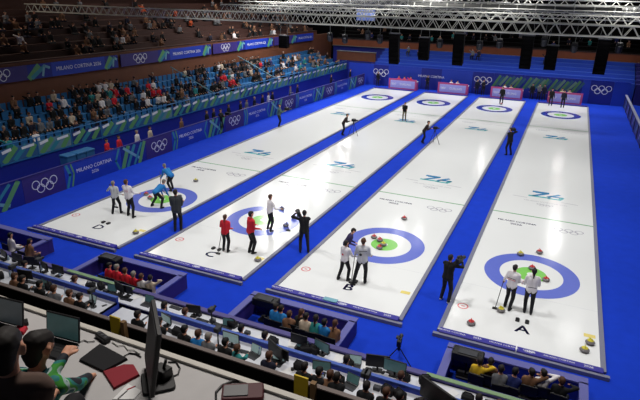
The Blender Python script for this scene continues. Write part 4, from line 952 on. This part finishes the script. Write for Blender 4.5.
# desk lamps / microphones poles, bags, papers, bottles, headsets
bm = mat('bag_black', (20, 20, 24), 0.9)
def small(kind, x, y, z, j, rowname):
    rz = rs.uniform(-0.6, 0.6)
    if kind == 'paper':
        tag(MB().box((0, 0, 0.003), (0.21, 0.3, 0.006)).build('paper_sheet', paper, loc=(x, y, z)), 'white paper sheet on the %s press desk' % rowname, 'paper', 'papers on the %s press desk' % rowname).rotation_euler = (0, 0, rz)
    elif kind == 'bottle':
        t = thing('water_bottle', 'small water bottle on the %s press desk' % rowname, 'bottle', (x, y, z), 0, 'bottles on the %s press desk' % rowname)
        MB().lathe([(0, 0), (0.033, 0), (0.035, 0.02), (0.035, 0.14), (0.015, 0.18), (0.015, 0.2), (0, 0.2)], 0, 12).build('bottle_body', mat('bottle_clear', (170, 190, 205), 0.2), t, True)
        MB().tube((0, 0, 0.2), (0, 0, 0.22), 0.016, 0, 10).build('cap', blue, t)
    elif kind == 'phone':
        tag(MB().rbox((0, 0, 0.005), (0.075, 0.15, 0.01), 0.012).build('mobile_phone', black, loc=(x, y, z)), 'black mobile phone on the %s press desk' % rowname, 'phone', 'phones on the %s press desk' % rowname).rotation_euler = (0, 0, rz)
    elif kind == 'keyboard':
        t = thing('keyboard', 'dark keyboard on the %s press desk' % rowname, 'keyboard', (x, y, z), rz*0.3, 'keyboards on the %s press desk' % rowname)
        MB().rbox((0, 0, 0.01), (0.42, 0.14, 0.02), 0.015).build('case', black, t); b = MB()
        for q in range(4): b.box((0, -0.045+0.03*q, 0.022), (0.39, 0.022, 0.004))
        b.build('keys', dgrey, t)
    elif kind == 'bag':
        t = thing('camera_bag', 'black camera bag on the %s press desk' % rowname, 'bag', (x, y, z), rz, 'bags on the %s press desk' % rowname)
        MB().rbox((0, 0, 0.09), (0.3, 0.2, 0.18), 0.05).build('pouch', bm, t, True); MB().path([(-0.12, 0, 0.17), (-0.08, 0, 0.25), (0.08, 0, 0.25), (0.12, 0, 0.17)], 0.012).build('strap', bm, t)
    elif kind == 'box':
        tag(MB().rbox((0, 0, 0.05), (0.16, 0.12, 0.1), 0.01).build('junction_box', dgrey, loc=(x, y, z)), 'small dark junction box on the %s press desk' % rowname, 'box', 'junction boxes on the %s press desk' % rowname)
kinds = ['paper', 'phone', 'keyboard', 'bottle', 'box', 'bag', 'bag', 'box', 'paper']
for j in range(66):
    x = -22+j*0.37+rs.uniform(-0.15, 0.15); small(rs.choice(kinds), x, -9.15+rs.uniform(-0.1, 0.2), 0.80, j, 'front')
    if gL-0.25 < x < gR+0.25: continue
    small(rs.choice(kinds), x+0.2, -10.45+rs.uniform(-0.15, 0.2), 1.22, j, 'rear')
def mic_lamp(u, v, row, label):
    x, y, z = deskx(u, v, row, -0.1); t = thing('desk_pole_camera', label, 'camera', (x, y, z))
    MB().lathe([(0, 0), (0.09, 0), (0.09, 0.015), (0.02, 0.03), (0, 0.03)], 0, 14).build('base', black, t); MB().tube((0, 0, 0.02), (0, 0, 0.5), 0.02).build('pole', black, t)
    MB().rbox((0, 0, 0.55), (0.14, 0.2, 0.12), 0.02).build('head', dgrey, t); MB().tube((0, 0.1, 0.55), (0, 0.2, 0.55), 0.045, 0, 12).build('lens', black, t)
for a_ in ((11, 262, 2, 'small pole camera near the left end of the rear press desk'), (38, 258, 1, 'slim pole camera on the front desk near the left'), (90, 282, 2, 'grey pole camera at the right end of the left rear desk'), (212, 322, 1, 'slim pole camera behind the teal blue jacket'), (218, 338, 2, 'grey pole camera left of the white screen'), (365, 366, 2, 'dark pole camera with round base at the right of the rear desk'), (367, 380, 2, 'second dark pole camera below the first at the right')): mic_lamp(*a_)
t = thing('headphones', 'black headphones lying beside the big black monitor', 'headphones', (GY(296, 348, -10.5)[0], -10.5, 1.22))
b = MB(); b.path([(0.09*math.cos(R(a)), 0.11*math.sin(R(a)), 0.03) for a in range(0, 181, 20)], 0.012); b.build('headband', black, t)
for sx in (-1, 1): MB().tube((sx*0.09, 0, 0.0), (sx*0.09, 0, 0.06), 0.045, 0, 12).build('ear_cup', black, t)

# ------------------------------------------------------------------ near dark desk with gear and two people
DZ = 7.1; g = G(80, 324.5, DZ); DYF = g[1]
t = thing('press_desk', 'dim grey near press desk filling the bottom left corner', 'desk', (-3.0, DYF-0.62, 0))
MB().box((0, 0, DZ-0.02), (11, 1.24, 0.04)).build('table_top', mat('dim_desktop', (172, 170, 170), 0.6), t)
MB().box((0, 0.60, DZ-0.45), (11, 0.04, 0.82)).build('front_panel', black, t); MB().box((0, 0.60, DZ+0.012), (11, 0.05, 0.024)).build('edge_strip', mat('pale_edge', (186, 182, 174), 0.5), t)
for q in range(5): MB().box((-5+q*2.5, 0, DZ-0.42), (0.06, 1.0, 0.76)).build('leg', dgrey, t)
boxobj('floor_near', (-2, -18.6, DZ-0.8-3.15), (14, 3.0, 6.3), void, kind='structure')
def P7(u, v, z=DZ+0.002): g = G(u, v, z); return (g[0], g[1], z)
def gear(): pass
RV = math.atan2(-(_f[0]), _f[1])     # direction roughly facing away from the viewer
g = P7(58, 345); laptop((g[0], g[1]-0.05, DZ+0.002), RV-0.32, 'open laptop with teal screen on the near desk', dscreen, 0.345, 0.225, 100, body=black)
g = P7(-3, 333); laptop((g[0], g[1], DZ+0.002), RV-0.32, 'open laptop with grey screen cut off by the left edge', mat('grey_screen', (110, 120, 124), 0.3, emit=0.06, noise=0.3), 0.345, 0.24, 100, body=black)
def flat(name, label, cat, pts, h, m, parts=None):
    w_ = [P7(*p) for p in pts]; c = np.mean(np.array(w_), axis=0); mb = MB(); n = len(w_)
    vs = [(p[0]-c[0], p[1]-c[1], 0) for p in w_]+[((p[0]-c[0])*0.96, (p[1]-c[1])*0.96, h) for p in w_]
    mb.add(vs, [tuple(range(n)), tuple(range(n, 2*n))]+[(i, (i+1) % n, n+(i+1) % n, n+i) for i in range(n)])
    if parts is None: return tag(mb.build(name, m, loc=(c[0], c[1], DZ+0.002)), label, cat)
    t = thing(name, label, cat, (c[0], c[1], DZ+0.002)); mb.build('cover', m, t); return t
flat('folder', 'black folder lying open flat on the near desk', 'folder', [(100, 345), (128, 360), (104, 373), (79, 361)], 0.02, bfab)
flat('pouch', 'dark red pouch next to the black folder', 'pouch', [(124, 366), (134, 366), (140, 376), (114, 390), (103, 373)], 0.02, mat('pouch_red', (128, 22, 38), 0.8))
flat('pouch', 'small red pouch beside the far left laptop', 'pouch', [(17, 327), (28, 329), (24, 335), (17, 333)], 0.03, redm)
flat('mouse', 'small black mouse above the small red pouch', 'mouse', [(20, 323), (28, 321), (29, 325), (21, 327)], 0.03, black)
t = thing('power_strip', 'black power strip on the near desk above the folder', 'power strip', P7(103, 339), -0.25)
MB().rbox((0, 0, 0.02), (0.17, 0.06, 0.04), 0.015).build('housing', black, t); b = MB()
for q in range(3): b.tube((-0.05+0.05*q, 0, 0.04), (-0.05+0.05*q, 0, 0.045), 0.016)
b.build('socket', dgrey, t)
b = MB(); pts = [(95, 341), (88, 342), (84, 340), (78, 343)]; b.path([P7(*p, DZ+0.008) for p in pts], 0.004); tag(b.build('cable', black), 'thin black cable left of the power strip', 'cable')
pw = mat('cable_white', (170, 170, 165), 0.5)
b = MB(); pts = [(112, 342), (118, 346), (124, 345), (128, 350), (134, 350), (140, 354)]; b.path([P7(*p, DZ+0.008) for p in pts], 0.004); tag(b.build('cable', pw), 'pale cable winding right from the power strip', 'cable')
b = MB(); pts = [(124, 356), (129, 353), (136, 354), (141, 357)]; b.path([P7(*p, DZ+0.008) for p in pts], 0.006); tag(b.build('cable', black), 'black cable running to the foot of the edge-on monitor', 'cable')
for j, (p, q, m, nm) in enumerate((((118, 399), (128, 390), black, 'black'), ((127, 390), (136, 386), redm, 'red'))):
    a = Vector(P7(*p, DZ+0.008)); c = Vector(P7(*q, DZ+0.008)); t = thing('pen', '%s pen on the near desk below the red pouch' % nm, 'pen', tuple(a)); d = c-a
    MB().tube((0, 0, 0), tuple(d*0.85), 0.006).build('barrel', m, t); MB().tube(tuple(d*0.85), tuple(d), 0.006, 0, 8, 0.001).build('tip', dgrey, t)
flat('notepad', 'pale notepad under the pens on the near desk', 'notepad', [(128, 384), (142, 391), (134, 400), (112, 400)], 0.006, paper)
# edge-on monitor
g = P7(150, 384); vd = Vector((g[0]-CAM[0], g[1]-CAM[1], 0)).normalized()
t = thing('computer_monitor', 'tall black monitor seen edge-on standing on the near desk', 'monitor', g, math.atan2(vd.y, vd.x)+R(1))
MB().rbox((0, -0.06, 0.01), (0.26, 0.24, 0.02), 0.03).build('stand_base', black, t); MB().box((0, -0.05, 0.14), (0.06, 0.04, 0.26)).build('stand_neck', black, t)
MT = Matrix.Translation((0, 0, 0.06)) @ Matrix.Rotation(R(10), 4, 'X'); MB().rbox((0, 0, 0.27), (0.5, 0.035, 0.52), 0.01, 0, MT).build('housing', black, t); MB().box((0, 0.019, 0.27), (0.47, 0.003, 0.48), 0, MT).build('screen', dgrey, t)
t = thing('power_adapter', 'black box device right of the edge-on monitor', 'device', P7(163, 378), -0.1)
MB().rbox((0, 0, 0.05), (0.13, 0.10, 0.10), 0.012).build('housing', black, t); MB().tube((0.02, 0.0, 0.1), (0.03, 0.02, 0.17), 0.012).build('knob', black, t)
b = MB(); pts = [(168, 362), (176, 362), (180, 368), (178, 374), (168, 378)]; b.path([P7(*p, DZ+0.008) for p in pts], 0.006); tag(b.build('cable', black), 'black cable looping right of the box device', 'cable')
t = thing('card_reader', 'dark red device with grey panel at the bottom edge', 'device', P7(243, 397), RV+0.1)
g1 = mat('device_grey', (90, 90, 92), 0.5); MB().rbox((0, 0, 0.03), (0.31, 0.18, 0.06), 0.02).build('housing', mat('device_red', (70, 14, 24), 0.6), t); MB().rbox((-0.05, 0, 0.063), (0.18, 0.12, 0.01), 0.01).build('panel', g1, t)
b = MB(); pts = [(216, 400), (216, 392), (222, 385), (232, 381), (244, 381), (250, 386)]; b.path([P7(*p, DZ+0.01) for p in pts], 0.009); tag(b.build('cable', black), 'thick black cable arching over the dark red device', 'cable')
b = MB(); pts = [(228, 392), (236, 384), (248, 384), (268, 388), (290, 394), (304, 399)]; b.path([P7(*p, DZ+0.008) for p in pts], 0.004); tag(b.build('cable', pw), 'thin pale cable trailing right from the dark red device', 'cable')
b = MB(); b.box((0, 0, 0), (1.6, 0.03, 0.02), 0); g = P7(285, 396); o = b.build('cable_cover', green, loc=(g[0], g[1], DZ+0.012)); tag(o, 'green cable cover along the near desk edge', 'cable cover')

def near_person(label, headpx, hz, top, rz, hands, hair=0, lean=20, right_world=None, **kw):
    base = dict(hh=0.5, lean=lean, feet=((-0.13, 0.4, 0), (0.13, 0.42, 0)), fingers=True, **kw)
    P, info = body_prims(hands=hands, **base)
    gg = G(headpx[0], headpx[1], hz); fz = hz-float(info['head'][2]); c, s = math.cos(rz), math.sin(rz)
    hx, hy = float(info['head'][0]), float(info['head'][1]); ox, oy = gg[0]-(c*hx-s*hy), gg[1]-(s*hx+c*hy)
    if right_world is not None:
        dx, dy = right_world[0]-ox, right_world[1]-oy
        P, info = body_prims(hands=(hands[0], (c*dx+s*dy, -s*dx+c*dy, right_world[2]-fz)), **base)
    t = thing('journalist', label, 'person', (ox, oy, fz), rz)
    me = mesh_from_prims(P, 0.011, skip=(3,)); me.name = 'body'
    for m in (top, trou, skin, HAIR[hair], black, eyem): me.materials.append(m)
    o = bpy.data.objects.new('body', me); C.objects.link(o); o.parent = t
    hm = mesh_from_prims([p for p in P if p[4] == 3], 0.011); hm.name = 'hair'; hm.polygons.foreach_set('material_index', np.zeros(len(hm.polygons), np.int32)); hm.materials.append(HAIR[hair])
    o = bpy.data.objects.new('hair', hm); C.objects.link(o); o.parent = t
    pos_chair((ox, oy-0.02, fz), rz, 'black chair under the '+label.split(' jacket')[0]+' jacket')
    return t, info
# jacket with green / teal / white pattern
def pattern_jacket():
    m = bpy.data.materials.new('patterned_jacket'); m.use_nodes = True; nt = m.node_tree; b = nt.nodes['Principled BSDF']; b.inputs['Roughness'].default_value = 0.8
    tc = nt.nodes.new('ShaderNodeTexCoord'); w_ = nt.nodes.new('ShaderNodeTexNoise'); w_.inputs['Scale'].default_value = 5.0; w_.inputs['Detail'].default_value = 0.5
    r = nt.nodes.new('ShaderNodeValToRGB'); nt.links.new(tc.outputs['Object'], w_.inputs['Vector']); nt.links.new(w_.outputs['Fac'], r.inputs[0]); r.color_ramp.interpolation = 'CONSTANT'
    e = r.color_ramp.elements; e[0].position = 0; e[0].color = lin((16, 24, 36))+(1,); e[1].position = 0.51; e[1].color = lin((24, 120, 116))+(1,)
    for p, c in ((0.57, (50, 140, 44)), (0.62, (160, 185, 180)), (0.65, (16, 84, 90))): q = e.new(p); q.color = lin(c)+(1,)
    nt.links.new(r.outputs[0], b.inputs['Base Color']); return m
rw = G(88, 377, DZ+0.05)
t, i = near_person('person in green teal patterned jacket leaning over the near desk', (39, 348), 7.66, pattern_jacket(), RV-0.2, ((0.1, 0.42, 0.98), (0.36, 0.42, 0.80)), 0, lean=32, head=(12, 18), nape=True, right_world=rw, elbow=(-0.8, -0.6, -0.3))
t2, i2 = near_person('dark-haired person in brown jacket cut off at the bottom left corner', (6, 350), 8.1, mat('jacket_dark_taupe', (92, 74, 66), 0.9), RV+0.1, ((-0.2, 0.3, 0.65), (0.05, 0.3, 0.65)), 0, lean=4, head=(0, 10), nape=True, wide=1.0)
